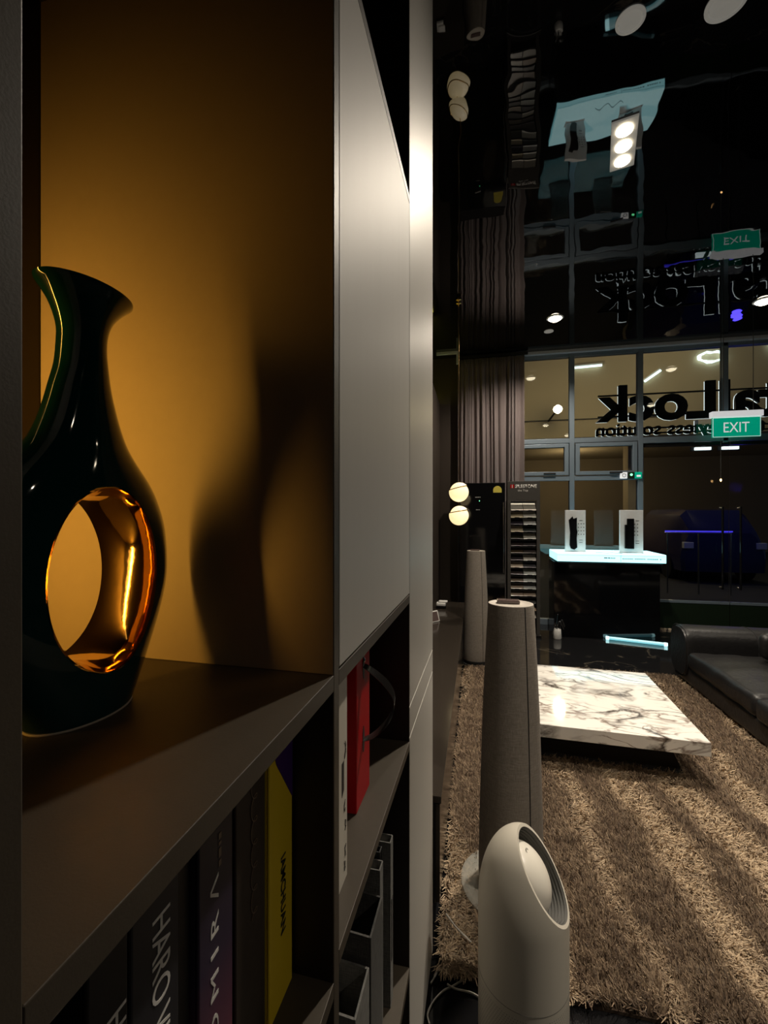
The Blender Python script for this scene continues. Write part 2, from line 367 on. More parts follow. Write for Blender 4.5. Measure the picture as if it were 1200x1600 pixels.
# ---- window wall
def window(name, x0, x1, label):
    w = thing(name, label, 'window', ((x0+x1)/2, WINY, 0), kind='structure'); c = (x0+x1)/2
    a, b = x0-c, x1-c; D0, D1 = -0.045, 0.045
    MB().box(b-0.032, b+0.032, D0, D1, 0, CEIL-0.03, 0.004).build('mullion', 'frame', w)
    for z0, z1 in ((2.555, 2.62), (2.03, 2.095), (0, 0.08), (CEIL-0.09, CEIL-0.03)):
        MB().box(a+0.032, b-0.032, D0, D1, z0, z1, 0.003).build('transom', 'frame', w)
    MB().box(a+0.032, b-0.032, -0.004, 0.004, 2.62, CEIL-0.09).build('pane', 'glass', w)
    MB().box(a+0.032, b-0.032, -0.004, 0.004, 0.08, 2.03).build('pane', 'glass', w)
    s = MB()
    u0, u1, v0, v1 = a+0.045, b-0.045, 2.105, 2.545
    for q in ((u0, u0+0.055, v0, v1), (u1-0.055, u1, v0, v1), (u0+0.055, u1-0.055, v1-0.05, v1), (u0+0.055, u1-0.055, v0, v0+0.05)):
        s.box(q[0], q[1], -0.060, 0.03, q[2], q[3], 0.004)
    sash = s.build('sash', 'frame', w)
    MB().box(u0+0.05, u1-0.05, -0.012, -0.004, v0+0.045, v1-0.045).build('pane', 'glass', sash)
    hx = (u0+u1)/2+0.12
    MB().box(hx-0.08, hx+0.08, -0.082, -0.061, v0+0.012, v0+0.034, 0.004).build('handle', 'blackmatte', sash)
    return w
window('window_1', 0.46, 1.30, 'blue-grey framed window behind the curtain edge, narrow strip visible')
w2 = window('window_2', 1.30, 2.17, 'blue-grey framed window behind the lit display counter')
w3 = thing('window_3', 'large upper glass panes above the glass doors', 'window', (2.17, WINY, 0), kind='structure')
for x0, x1 in ((2.17, 3.18), (3.18, 4.20), (4.20, 5.9)):
    MB().box(x1-2.17-0.03, x1-2.17+0.03, -0.045, 0.045, 2.50, CEIL-0.03, 0.003).build('mullion', 'frame', w3)
    MB().box(x0-2.17+0.032, x1-2.17-0.03, -0.004, 0.004, 2.60, CEIL-0.09).build('pane', 'glass', w3)
MB().box(0.032, 3.73, -0.045, 0.045, 2.52, 2.60, 0.003).build('transom', 'frame', w3)
MB().box(0.032, 3.73, -0.045, 0.045, CEIL-0.09, CEIL-0.03, 0.003).build('transom', 'frame', w3)
MB().box(2.03, 3.73, -0.004, 0.004, 0.05, 2.52).build('pane', 'glass', w3)
def leaf(name, x0, x1, hx, label):
    d = thing(name, label, 'door', (x0, WINY, 0), kind='structure'); w = x1-x0
    MB().box(0, w, -0.006, 0.006, 0.41, 2.50).build('pane', 'glass', d)
    MB().box(0, w, -0.02, 0.02, 0.375, 0.41, 0.002).build('rail', 'frame', d)
    MB().box(0, w, -0.016, 0.016, 0.03, 0.375, 0.002).build('kick_panel', 'turf', d)
    MB().box(0, w, -0.02, 0.02, 2.47, 2.515, 0.002).build('top_rail', 'blacksatin', d)
    h = MB().tube([(hx, -0.07, 0.58), (hx, -0.07, 1.66)], 0.013, 10).build('handle', 'blackgloss', d, 40)
    for z in (0.60, 1.64): MB().tube([(hx, -0.07, z), (hx, -0.006, z)], 0.012, 10).build('bracket', 'chrome', h, 40)
leaf('door_1', 2.21, 3.235, 0.92, 'left leaf of the frameless glass door with long handle')
leaf('door_2', 3.245, 4.19, 0.09, 'right leaf of the frameless glass door with long handle')
# ---- outdoors
struct('ground', MB().box(-6, 16, WINY+0.1, 24, -0.14, -0.02), 'asphalt', 'dark asphalt outside the glass front', 'ground')
bl = thing('building', 'beige building across the road with a recessed dark ground floor', 'building', (3, 15, 0))
MB().box(-11, 11, 0, 6, 3.85, 7.2).build('upper_wall', 'beige', bl)
MB().box(-11, 11, 5.0, 5.2, 0, 3.85).build('rear_wall', 'beige', bl)
for px_ in (-2.35, 1.98, 6.3, -6.6): MB().box(px_-0.23, px_+0.23, 0.3, 0.8, 0, 3.85, 0.01).build('pillar', 'beige', bl)
MB().box(-11, 11, -0.05, 0.0, 4.55, 4.58).build('ledge', 'walldark', bl)
MB().box(-11, 11, -0.9, 0.0, 3.78, 3.85).build('canopy_edge', 'walldark', bl)
# ------------------------------------------------------------------ ceiling lamps
def downlight(x, y, r, lit, label, group='round ceiling downlights'):
    t = thing('recessed_downlight', label, 'ceiling lamp', (x, y, CEIL), group=group)
    MB().lathe([(r*1.25, -0.0005), (r*1.25, -0.006), (r*1.0, -0.010), (r*0.98, -0.0008)], 32, cap0=False, cap1=False).build('trim_ring', 'frame_lt' if lit else 'lampoff', t, 40)
    MB().lathe([(r*0.97, -0.001), (r*0.97, -0.005), (r*0.85, -0.022), (r*0.55, -0.036), (r*0.15, -0.042)] if lit else [(r*0.97, -0.001), (r*0.97, -0.005)], 32).build('lens', 'lens' if lit else 'lampoff', t, 40)
    return t
NAMES = ['glowing ceiling downlight behind the viewer over the shop floor', 'glowing ceiling downlight in front of the curtain edge and window', 'glowing ceiling downlight at the right picture edge above the exit sign',
         'glowing ceiling downlight above the purifier and rug front', 'glowing ceiling downlight above the sofa']
for (x, y, tx, ty, tz, e, a), nm in zip(LAMPS, NAMES):
    downlight(x, y, 0.075, True, nm)
    spot('downlight_beam', (x, y, CEIL-0.05), (tx, ty, tz), e, a, NEUT)
downlight(0.69, 2.19, 0.05, False, 'unlit grey ceiling disc with a faint added glow above the bright triple lamp')
downlight(1.083, 2.204, 0.065, False, 'unlit grey ceiling disc with a faint added glow cut by the top picture edge')
downlight(0.88, 5.75, 0.045, False, 'small unlit grey ceiling disc with a faint added glow beside the bright downlight')
tr = thing('triple_grid_lamp', 'three bright bulbs in one slim recessed ceiling housing', 'ceiling lamp', (TRIPLE[0], TRIPLE[1], CEIL), rz=math.radians(-14))
MB().box(-0.07, 0.07, -0.20, 0.20, -0.012, -0.0005, 0.003).build('housing', 'lampoff', tr)
for k in (-1, 0, 1):
    b = MB().lathe([(0.045, -0.0125), (0.045, -0.020)], 24, cy=k*0.125).build('bulb', 'lens', tr, 40)
    v = Matrix.Rotation(math.radians(-14), 3, 'Z') @ Vector((0, k*0.125, 0))
    spot('grid_lamp_beam', (TRIPLE[0]+v.x, TRIPLE[1]+v.y, CEIL-0.03), (TRIPLE[0]+v.x*1.5-0.05+0.25*k, TRIPLE[1]+v.y*1.5-0.4+0.5*k, 0), 185, 132, NEUT, 1.0)
# ================================================================== SHELVING
A = -0.185; BK = -0.645
su = sthing('shelving_unit', 'tall dark taupe built-in shelving with open niches and one flush door', 'shelving', (0, 0, 0))
def sbox(name, x0, x1, y0, y1, z0, z1, material='carcass', bev=0.0008, parent=su):
    return MB().box(x0, x1, y0, y1, z0, z1, bev).build(name, material, parent)
Y0, Y1, Y2, Y3, Y4 = 0.1395, 0.512, 0.531, 1.054, 1.52
TOP = CEIL-0.002
for a, b in ((Y0-0.019, Y0), (Y1, Y2)):
    sbox('divider', BK, A, a, b, 0, TOP)
sbox('divider', BK, A-0.021, Y3, Y3+0.019, 0, TOP)
sbox('divider', BK, A, -0.40, -0.381, 0, TOP)
sbox('side_panel', BK, A-0.021, Y4-0.019, Y4, 0, TOP)
sbox('back_panel', BK-0.012, BK, -0.40, Y4, 0, TOP, 'back')
# amber-lit face of the divider is the same board, the light put into a paler colour
for z in (1.387, 1.005, 0.62, 0.24, 2.367, 2.90): sbox('shelf', BK, A, Y0, Y1, z-0.020, z)
for z in (1.387, 1.027, 0.473, 0.10, 2.367, 2.90): sbox('shelf', BK, A, Y2, Y3, z-0.020, z)
for z in (1.387, 1.005, 2.367): sbox('shelf', BK, A, -0.381, Y0-0.019, z-0.020, z)
sbox('lit_board_face', BK+0.001, A-0.001, Y1-0.0012, Y1, 1.388, 2.346, 'divider', 0)
dr = sbox('door', A-0.019, A, Y2+0.0015, Y3-0.002, 1.3905, 2.3445, 'door')
sbox('niche_shade', BK, A-0.0004, Y3-0.0015, Y3, 0.02, TOP, 'back', 0)  # dark sheets added on the niche sides in place of shade
for z0, z1 in ((1.0275, 1.3665), (0.4735, 1.0065)): sbox('niche_shade', BK, A-0.0006, Y2, Y2+0.0012, z0, z1, 'back', 0)
sbox('niche_shade', BK, A-0.0006, Y1-0.0012, Y1, 1.0055, 1.3665, 'back', 0)
# tall cabinet column
tc_ = sthing('tall_cabinet', 'tall champagne-grey cabinet column at the end of the shelving', 'cabinet', (0, 1.2, 0))
for z0, z1 in ((0.06, 1.0335), (1.0365, 1.1095), (1.1125, TOP)):
    MB().box(A-0.020, A, Y3+0.0015-1.2, Y4-1.2, z0, z1, 0.0012).build('door', 'panel', tc_)
MB().box(A-0.05, A-0.0203, Y4-0.017-1.2, Y4-0.001-1.2, 0.06, TOP).build('end_strip', 'back', tc_)
MB().box(A-0.06, A-0.03, Y3+0.02-1.2, Y4-0.02-1.2, 0, 0.06).build('plinth', 'black', tc_)
# LED profile on the hidden inner face of the left divider
LX = -0.634
ld = sthing('led_profile', 'slim warm LED light strip hidden inside the vase niche', 'light strip', (LX, Y0, 0))
MB().box(-0.008, 0.008, 0, 0.006, 1.40, 2.10).build('channel', 'frame_lt', ld)
MB().box(-0.005, 0.005, 0.006, 0.0075, 1.41, 2.09).build('diffuser', 'ledorange', ld)
al = bpy.data.lights.new('led_light', 'AREA'); al.shape = 'RECTANGLE'; al.size = 0.016; al.size_y = 0.74
al.energy = 2.15; al.color = (1.0, 0.48, 0.06); al.spread = math.radians(118)
ao = bpy.data.objects.new('led_light', al); C.objects.link(ao); ao.location = SH(LX, Y0+0.009, 1.77)
d = RS @ Vector((0.06, 1, 0)); ao.rotation_euler = d.to_track_quat('-Z', 'Z').to_euler()
# ------------------------------------------------------------------ vase
VX, VY, VZ = -0.402, 0.360, 1.387
vt = sthing('vase', 'dark teal glazed vase with an oval gold-lined hole on the niche shelf', 'vase', (VX, VY, VZ))
PR = [(0.0, .050, .036, 0), (.004, .0525, .0385, 0), (.02, .061, .041, 0), (.05, .078, .043, 0), (.085, .0955, .0445, 0), (.115, .1065, .045, 0), (.138, .110, .045, 0), (.165, .109, .0445, 0), (.19, .1045, .0435, 0),
      (.215, .0945, .041, 0), (.235, .082, .038, 0), (.255, .064, .034, 0), (.272, .0505, .0305, 0), (.29, .0415, .028, 0), (.31, .0345, .0255, 0), (.33, .0290, .0235, 0.0), (.35, .0245, .0220, .001), (.37, .0220, .0215, .001), (.387, .0225, .0220, .002), (.402, .0275, .0245, .003), (.416, .0370, .0290, .005), (.427, .0480, .0345, .006), (.4295, .0485, .0350, .006), (.4295, .0455, .0320, .006), (.416, .0345, .0260, .005), (.395, .018, .016, .003), (.36, .012, .012, .001)]
def interp(prof, n):
    # Catmull-Rom through profile rows
    out = []
    P = [np.array(p) for p in prof]
    for i in range(len(P)-1):
        p0, p1, p2, p3 = P[max(i-1, 0)], P[i], P[i+1], P[min(i+2, len(P)-1)]
        for k in range(n):
            t = k/n; out.append(0.5*((2*p1)+(-p0+p2)*t+(2*p0-5*p1+4*p2-p3)*t*t+(-p0+3*p1-3*p2+p3)*t**3))
    out.append(P[-1]); return out
rows = interp(PR[:22], 3)+[np.array(p) for p in PR[22:]]
seg = 96
mb = MB(); mb.loft([[(r[2]*math.cos(2*PI*i/seg), r[3]+r[1]*math.sin(2*PI*i/seg), r[0]) for i in range(seg)] for r in rows])
body = mb.build('body', 'glaze', None, 50)
HC, HW, HH = (-0.002, 0.137), 0.063, 0.0905
cut = MB(); cut.loft([[(x, HC[0]+HW*s_*math.cos(2*PI*i/96), HC[1]+HH*s_*math.sin(2*PI*i/96)) for i in range(96)] for x, s_ in ((-0.1, 1.06), (-0.03, 1.005), (0.0, 0.985), (0.03, 1.005), (0.1, 1.06))])
cutter = cut.build('cut', 'gold', None)
bo = body.modifiers.new('b', 'BOOLEAN'); bo.operation = 'DIFFERENCE'; bo.object = cutter; bo.solver = 'EXACT'
bpy.context.view_layer.update()
nm = bpy.data.meshes.new_from_object(body.evaluated_get(bpy.context.evaluated_depsgraph_get()))
bpy.data.objects.remove(body); bpy.data.objects.remove(cutter)
nm.materials.clear(); 
for p in nm.polygons: p.material_index = 0
nm.name = 'body'; obj('body', nm, 'glaze', vt, 35)
def wd(z):
    zz = [r[0] for r in rows[:60]]; return np.interp(z, zz, [r[1] for r in rows[:60]]), np.interp(z, zz, [r[2] for r in rows[:60]])
lin = MB(); rings = []
NS = 9
for k in range(NS):
    t = -1+2*k/(NS-1); ring = []
    for i in range(96):
        s0 = 0.992
        y = HC[0]+HW*s0*math.cos(2*PI*i/96); z = HC[1]+HH*s0*math.sin(2*PI*i/96)
        w_, d_ = wd(z); dd = d_*math.sqrt(max(0.0, 1-(y/w_)**2)); x = t*(dd+0.0004)
        f = 1.0025-0.085*(1-t*t)**0.8
        ring.append((x, HC[0]+(y-HC[0])*f, HC[1]+(z-HC[1])*f))
    rings.append(ring)
lin.loft(rings, cap=False); lin.build('gold_lining', 'gold', vt, 60)
ft = MB(); ft.tube([(0.0372*math.cos(2*PI*i/64), 0.0512*math.sin(2*PI*i/64), 0.0012) for i in range(64)], 0.0012, 6, True); ft.build('foot_rim', 'pale_edge', vt, 60)
# ------------------------------------------------------------------ books
def book(name, label, y0, y1, x, z, h, depth, cover, group='books in the open shelves', lean=0):
    t = sthing(name, label, 'book', (x, (y0+y1)/2, z), 0, group); w = (y1-y0)/2-0.0006
    MB().box(-0.004, 0, -w, w, 0, h, 0.0015).build('spine', cover, t)
    for s_ in (-1, 1): MB().box(-depth, -0.004, s_*w-0.0015*(s_+1), s_*w+0.0015*(1-s_), 0, h, 0).build('cover', cover, t)
    MB().box(-depth+0.006, -0.004, -w+0.003, w-0.003, 0.004, h-0.004).build('pages', 'paper', t)
    return t
DOWN = ((0, 0, -1), (0, 1, 0)); UP = ((0, 0, 1), (0, -1, 0))
ZB = 1.005
by = book('hardback_book', 'yellow book with a purple corner against the divider', 0.446, 0.506, -0.238, ZB, 0.335, 0.20, 'yellow')
MB().prism([(-0.029, 0.334), (0.0288, 0.334), (0.0288, 0.228), (-0.014, 0.292)], 'x', 0.0001, 0.0006).build('purple_corner', 'purple', by)
text('lettering', 'IAMCHUAN', 'letterdark', by, (0.0001, 0.004, 0.128), DOWN, ext=0.0004, width=0.092, height=0.0125, offset=0.02)
bd = book('hardback_book', 'dark brown book with embossed loops left of the yellow book', 0.3785, 0.4375, -0.238, ZB, 0.335, 0.20, 'bookbrown')
lp = [(0.0006, 0.004+0.006*math.cos(t*0.55), 0.31-0.0021*t+0.007*math.sin(t*0.55)) for t in range(0, 74)]
MB().tube(lp, 0.0006, 5).build('embossed_loops', 'letterbrown', bd, 60)
bo_ = book('hardback_book', 'slim book with a purple-to-orange dusk cover and spaced letters', 0.3226, 0.3745, -0.238, ZB, 0.30, 0.20, 'dusk')
text('lettering', 'O M I R Λ', 'letter', bo_, (0.0001, -0.004, 0.183), UP, ext=0.0004, width=0.150, height=0.012)
dashes('small_print', 'letterbrown', bo_, (0.0001, 0.004, 0.277), UP, [2, 1, 3, 1, 1, 1, 2], 0.03, 0.004)
book('hardback_book', 'thin plain black book between the dusk-coloured book and thick charcoal book', 0.300, 0.3210, -0.245, ZB, 0.325, 0.20, 'bookblack')
b4 = book('hardback_book', 'thick charcoal book with large silver lettering', 0.2505, 0.2990, -0.238, ZB, 0.335, 0.20, 'bookdark')
text('lettering', 'HARO VINN', 'letter', b4, (0.0001, 0.0045, 0.2195), DOWN, ext=0.0004, width=0.130, height=0.0185)
b5 = book('hardback_book', 'black book with silver lettering at the lower left picture corner', 0.2166, 0.2490, -0.238, ZB, 0.335, 0.20, 'bookblack')
text('lettering', 'HARO', 'letter', b5, (0.0001, 0.006, 0.225), DOWN, ext=0.0004, width=0.062, height=0.0155)
# right niche
ZC = 1.027
bw = book('hardback_book', 'ivory book with pencil sketches next to the divider', 0.585, 0.646, -0.2114, ZC, 0.318, 0.22, 'whitebook')
for i, (yy, zz, sc) in enumerate(((0.018, 0.20, 1.3), (0.016, 0.115, 0.9), (0.02, 0.085, 0.8), (0.019, 0.045, 0.9), (0.016, 0.025, 0.8))):
    pts = [(0.0004, yy+0.004*sc*math.sin(t*1.9+i), zz+0.010*sc*math.cos(t*1.1+i*2)) for t in range(7)]
    MB().tube(pts, 0.00035, 4).build('sketch_line', 'letterdark', bw)
MB().prism([(0.003, 0.135), (0.0125, 0.142), (0.0125, 0.186), (0.003, 0.186)], 'x', 0.0001, 0.0005).build('sketch_block', 'letterdark', bw)
book('hardback_book', 'black book between ivory book and red box', 0.649, 0.765, -0.30, ZC, 0.30, 0.20, 'bookblack')
rb = sthing('gift_box', 'red gift box with black strap handle in the right niche', 'box', (-0.236, 0.8215, ZC)); w = 0.0465
MB().box(-0.24, 0, -w, w, 0, 0.333, 0.002).build('box_body', 'red', rb)
for z in (0.262, 0.118):
    MB().prism([(0.0065*math.cos(2*PI*i/20)+0.0, z+0.026*math.sin(2*PI*i/20)) for i in range(20)], 'x', 0.0002, 0.0008).build('slot', 'bookblack', rb)
st = MB(); rings = []
for k in range(33):
    t = k/32; q = math.sin(PI*t); z = 0.262-0.144*t-0.018*q; x = 0.001+0.050*q**0.75; yy = 0.050*q**1.3+0.004*math.sin(2*PI*t)
    hw = 0.009; tw = 0.1+1.05*q
    e = Vector((0.0, math.cos(tw), math.sin(tw)))*hw; p0 = Vector((x, yy, z)); n_ = Vector((0.0014, 0, 0))
    rings.append([tuple(p0-e), tuple(p0-e+n_), tuple(p0+e+n_), tuple(p0+e)])
st.loft(rings); st.build('strap_handle', 'strap', rb, 40)
rv = MB().lathe([(0.004, 0), (0.0045, 0.0015), (0.002, 0.003)], 16).build('rivet', 'chrome', rb, 40, None); rv.rotation_euler = (0, PI/2, 0); rv.location = (0.001, 0.0, 0.272)
bg = book('hardback_book', 'black book with tiny upright lettering right of the red box', 0.872, 0.925, -0.262, ZC, 0.325, 0.20, 'bookblack')
dashes('small_print', 'letter', bg, (0.0001, 0.012, 0.215), DOWN, [1, .5, 1, .5, 1, .5, 2, 1.5, 1, .5, 2, .5, 1, 1.5, 1, .5, 1, .5, 1, .5, 1, .5, 2], 0.125, 0.003)
# lower right niche: felt magazine holders and folders
ZL = 0.473
def holder(label, y0, y1, x, hf, hb, depth, m_, paper=False, ring=True):
    t = sthing('magazine_holder', label, 'magazine holder', (x, (y0+y1)/2, ZL), 0, 'felt holders in the lowest niche'); w = (y1-y0)/2-0.001; th = 0.004
    MB().box(-th, 0, -w, w, 0, hf, 0.001).build('front', m_, t)
    MB().box(-depth, -depth+th, -w, w, 0, hb, 0.001).build('back', m_, t)
    for s_ in (-1, 1):
        yy = s_*(w-th/2)
        MB().prism([(-depth+th, 0.0), (-th, 0.0), (-th, hf), (-0.09, hf+0.005), (-depth+th, hb)], 'y', yy-th/2, yy+th/2).build('side', m_, t)
    MB().box(-depth+th, -th, -w+th, w-th, 0, th).build('bottom', m_, t)
    if ring: MB().tube([(0.001, 0.010*math.cos(2*PI*i/24), 0.10+0.014*math.sin(2*PI*i/24)) for i in range(24)], 0.003, 6, True).build('finger_ring', 'bookblack', t, 60)
    if paper:
        p = thing('paper_stack', 'white papers inside the nearest grey felt holder', 'papers'); p.location = SH(x-0.06, (y0+y1)/2, ZL+th); p.rotation_euler = (0, 0, SHROT)
        for k in range(3): MB().box(-0.10, 0.0+0.004*k, -0.03+0.018*k, -0.018+0.018*k, 0, hf-0.01+0.02*k).build('sheet_pile', 'whitebook', p)
    return t
holder('grey felt magazine holder holding white papers in the lowest niche', 0.70, 0.79, -0.215, 0.262, 0.31, 0.24, 'felt', True)
holder('empty grey felt magazine holder beside the divider in the lowest niche', 0.60, 0.695, -0.215, 0.235, 0.30, 0.24, 'felt')
holder('dark grey felt magazine holder in the middle of the lowest niche', 0.80, 0.895, -0.215, 0.305, 0.34, 0.24, 'feltdark', ring=False)
def folder(label, y0, y1, x, h, m_):
    t = sthing('ring_binder', label, 'binder', (x, (y0+y1)/2, ZL), 0, 'binders in the lowest niche'); w = (y1-y0)/2-0.0008
    MB().box(-0.003, 0, -w, w, 0, h, 0.001).build('spine', m_, t)
    for s_ in (-1, 1): MB().box(-0.26, -0.003, s_*w-0.0012*(s_+1), s_*w+0.0012*(1-s_), 0, h).build('cover', m_, t)
    MB().box(-0.24, -0.01, -w+0.003, w-0.003, 0.004, h-0.02).build('pages', 'paper', t)
    MB().box(0.0002, 0.0012, -w*0.45, w*0.45, 0.10, 0.24, 0).build('label_pocket', 'feltdark', t)
folder('slim grey binder left of the rightmost binder', 0.90, 0.93, -0.222, 0.352, 'felt')
folder('black binder second from the right end of the lowest niche', 0.932, 0.953, -0.23, 0.365, 'bookblack')
folder('rightmost grey binder in the lowest niche', 0.955, 0.983, -0.211, 0.372, 'felt')
# ================================================================== CONSOLE
cs = thing('media_console', 'long low dark media console along the left wall', 'console', (-0.335, 3.55, 0))
CY0, CY1 = 1.70-3.55, 5.42-3.55
MB().box(-0.18, 0.20, CY0, CY1, 0.455, 0.483, 0.0015).build('top', 'console', cs)
MB().box(-0.18, 0.175, CY0+0.004, CY1, 0.06, 0.452).build('body', 'blacksatin', cs)
n = 5
for k in range(n):
    a = CY0+0.004+k*(CY1-CY0-0.004)/n; b = CY0+0.004+(k+1)*(CY1-CY0-0.004)/n
    MB().box(0.176, 0.194, a+0.002, b-0.002, 0.065, 0.448, 0.001).build('drawer_front', 'console', cs)
MB().box(-0.18, 0.15, CY0+0.02, CY1-0.02, 0, 0.06).build('plinth', 'black', cs)
ZK = 0.4832
wb = thing('white_gadget_box', 'small white box on a black gadget at the far console end', 'gadget', (-0.40, 5.05, ZK))
MB().box(-0.055, 0.055, -0.05, 0.05, 0, 0.03, 0.006).build('lower_unit', 'blackgloss', wb)
MB().box(-0.055, 0.05, -0.045, 0.045, 0.0302, 0.065, 0.008).build('white_box', 'white', wb)
MB().box(-0.03, 0.07, -0.03, 0.035, 0.0652, 0.085, 0.009).build('cap', 'white', wb)
tbm = thing('tablet', 'small tablet with pale frame leaning at the console edge', 'tablet', (-0.43, 4.38, ZK), rz=math.radians(50))
RX = Matrix.Rotation(math.radians(-18), 3, 'X')
MB().box(-0.075, 0.075, -0.005, 0.005, -0.055, 0.055, 0.003, rot=RX).build('frame', 'white', tbm, None, (0, 0, 0.055))
MB().box(-0.065, 0.065, -0.0062, -0.0052, -0.046, 0.046, 0, rot=RX).build('screen', 'display', tbm, None, (0, 0, 0.055))
MB().box(-0.012, 0.012, 0.01, 0.05, 0, 0.004).build('foot', 'white', tbm)
# ================================================================== SPEAKERS
def speaker(label, x, y, film, hgt, z0):
    t = thing('tower_speaker', label, 'speaker', (x, y, 0), group='tall grey cloth tower speakers')
    prof = [(0.128, 0.045+z0), (0.131, 0.06+z0), (0.1295, 0.20), (0.1235, 0.45), (0.1145, 0.75), (0.103, 1.0), (0.0925, hgt-0.01), (0.0905, hgt-0.002)]
    MB().lathe(prof, 64, ey=0.86).build('cloth_body', 'speaker', t, 50)
    MB().lathe([(0.0905, hgt-0.0018), (0.0900, hgt+0.001), (0.078, hgt+0.0015), (0.0755, hgt-0.0005), (0.05, hgt-0.0005)], 64, ey=0.86).build('top_cap', 'spk_top', t, 50)
    d = MB(); d.box(-0.050, 0.042, -0.022, 0.022, 0.0, 0.014, 0.004); d.build('display', 'display', t, None, (-0.006, 0.006, hgt))
    seam = [(math.cos(-1.0)*r*1.003, math.sin(-1.0)*r*0.86*1.003, z) for r, z in prof]
    MB().tube(seam, 0.0022, 6).build('seam', 'blackmatte', t, 60)
    MB().lathe([(0.125, z0+0.012), (0.127, z0+0.014), (0.127, z0+0.044), (0.118, z0+0.046)], 48, ey=0.88).build('base_ring', 'blackmatte', t, 50)
    if film: MB().lathe([(0.198, z0-0.01), (0.204, z0), (0.203, z0+0.016), (0.19, z0+0.022), (0.10, z0+0.024)], 64, cap1=False).build('wrapped_base_plate', 'film', t, 50)
    else: MB().lathe([(0.140, 0.03), (0.142, 0.035), (0.140, z0+0.011), (0.12, z0+0.012)], 48, ey=0.9).build('base_plate', 'blackmatte', t, 50)
    return t
speaker('near tower speaker in grey-brown cloth behind the purifier', 0.138, 1.88, True, 1.21, 0.03)
speaker('far tower speaker in grey cloth beside the end of the console', -0.008, 4.60, False, 1.19, 0.03)
# ================================================================== AIR PURIFIER
ap = thing('air_purifier', 'off-white bullet-shaped air purifier with a slanted oval outlet', 'air purifier', (0.133, 1.352, 0))
R0 = 0.129; HT = 0.648; ZD = 0.425
prof = [(R0*0.93, 0.0), (R0*0.985, 0.012), (R0, 0.04), (R0, 0.20), (R0, 0.33), (R0, ZD)]
for k in range(1, 21):
    a = k/20*PI/2*0.99; prof.append((R0*math.cos(a)**0.96, ZD+(HT-ZD)*math.sin(a)))
shell = MB().lathe(prof, 128).build('shell', ['purifier', 'vent'], None, 40)
er = Vector((math.cos(TH), math.sin(TH), 0)); ec = Vector((math.sin(TH), -math.cos(TH), 0)); ez = Vector((0, 0, 1))
ON = (er*0.733+ec*0.404+ez*0.548).normalized(); P0 = er*0.05+ec*0.03+ez*0.537
OU = (ez-ON*ON.z).normalized(); OV = ON.cross(OU)
uv = []
for i in range(360):
    a = 2*PI*i/360; prev = None
    for r, z in prof+[(0.0, HT)]:
        p = Vector((r*math.cos(a), r*math.sin(a), z)); d_ = (p-P0).dot(ON)
        if prev is not None and (prev[1] < 0) != (d_ < 0):
            q = prev[0].lerp(p, prev[1]/(prev[1]-d_))-P0; uv.append((q.dot(OU), q.dot(OV)))
        prev = (p, d_)
us = [u for u, v in uv]; vs_ = [v for u, v in uv]
OC = P0+OU*((max(us)+min(us))/2)+OV*((max(vs_)+min(vs_))/2); OA = (max(us)-min(us))/2; OB = (max(vs_)-min(vs_))/2
def oring(s_, d_): return [OC+OU*(OA*s_*math.cos(2*PI*i/64))+OV*(OB*s_*math.sin(2*PI*i/64))+ON*d_ for i in range(64)]
cut = MB(); cut.loft([oring(0.80, -0.060), oring(0.93, 0.0), oring(3.0, 0.0004), oring(3.0, 0.3)]); cutter = cut.build('cut', 'vent', None)
bo = shell.modifiers.new('b', 'BOOLEAN'); bo.operation = 'DIFFERENCE'; bo.object = cutter; bo.solver = 'EXACT'
bpy.context.view_layer.update()
nm = bpy.data.meshes.new_from_object(shell.evaluated_get(bpy.context.evaluated_depsgraph_get()))
bpy.data.objects.remove(shell); bpy.data.objects.remove(cutter); nm.materials.clear(); nm.name = 'shell'
zz_ = [z for r, z in prof]; rr_ = [r for r, z in prof]
for p in nm.polygons:      # faces of the carved bowl take the grey vent material
    c_ = p.center; inside = math.hypot(c_.x, c_.y) < np.interp(c_.z, zz_, rr_)-0.004; dn = (c_-OC).dot(ON)
    p.material_index = 1 if (inside and dn < -0.001 and c_.z > 0.2) else 0
shell = obj('shell', nm, ['purifier', 'vent'], ap, 30)
for k in range(6): MB().tube(oring(0.815+0.019*k, -0.050+0.0088*k), 0.0018, 6, True).build('vent_ring', 'vent', ap, 60)
dm = MB(); rings = []
DC = OC-er*0.006+ec*0.005+OU*0.006
for k in range(15):
    a = k/14*PI/2; s_ = max(math.cos(a), 0.012); rings.append([DC+OU*(OA*0.72*s_*math.cos(2*PI*i/56))+OV*(OB*0.82*s_*math.sin(2*PI*i/56))+ON*(-0.050+0.062*math.sin(a)) for i in range(56)])
dm.loft(rings); dome = dm.build('inner_dome', 'purifier2', ap, 60)
bc = DC+OU*(OA*0.48)+ON*(-0.050+0.0630*math.sqrt(1-(0.48/0.72)**2))
MB().tube([bc+(OU*math.cos(2*PI*i/24)+OV*math.sin(2*PI*i/24))*0.006 for i in range(24)], 0.0007, 6, True).build('power_button', 'vent', dome, 60)
rp = MB()
MB().tube([Vector((R0*1.0003*math.cos(a), R0*1.0003*math.sin(a), 0.235)) for a in [2*PI*i/96 for i in range(96)]], 0.0006, 5, True).build('grille_seam', 'vent', ap, 60)
hb = bmesh.new()
for r_ in range(26):
    for k in range(112):
        a = 2*PI*(k+0.5*(r_ % 2))/112; z = 0.03+r_*0.0074; rr = R0+0.0002
        p = Vector((rr*math.cos(a), rr*math.sin(a), z)); tv = Vector((-math.sin(a), math.cos(a), 0)); up = Vector((0, 0, 1)); h = 0.0014
        hb.faces.new([hb.verts.new(p+tv*h*sx+up*h*sz) for sx, sz in ((-1, 0), (0, -1), (1, 0), (0, 1))])
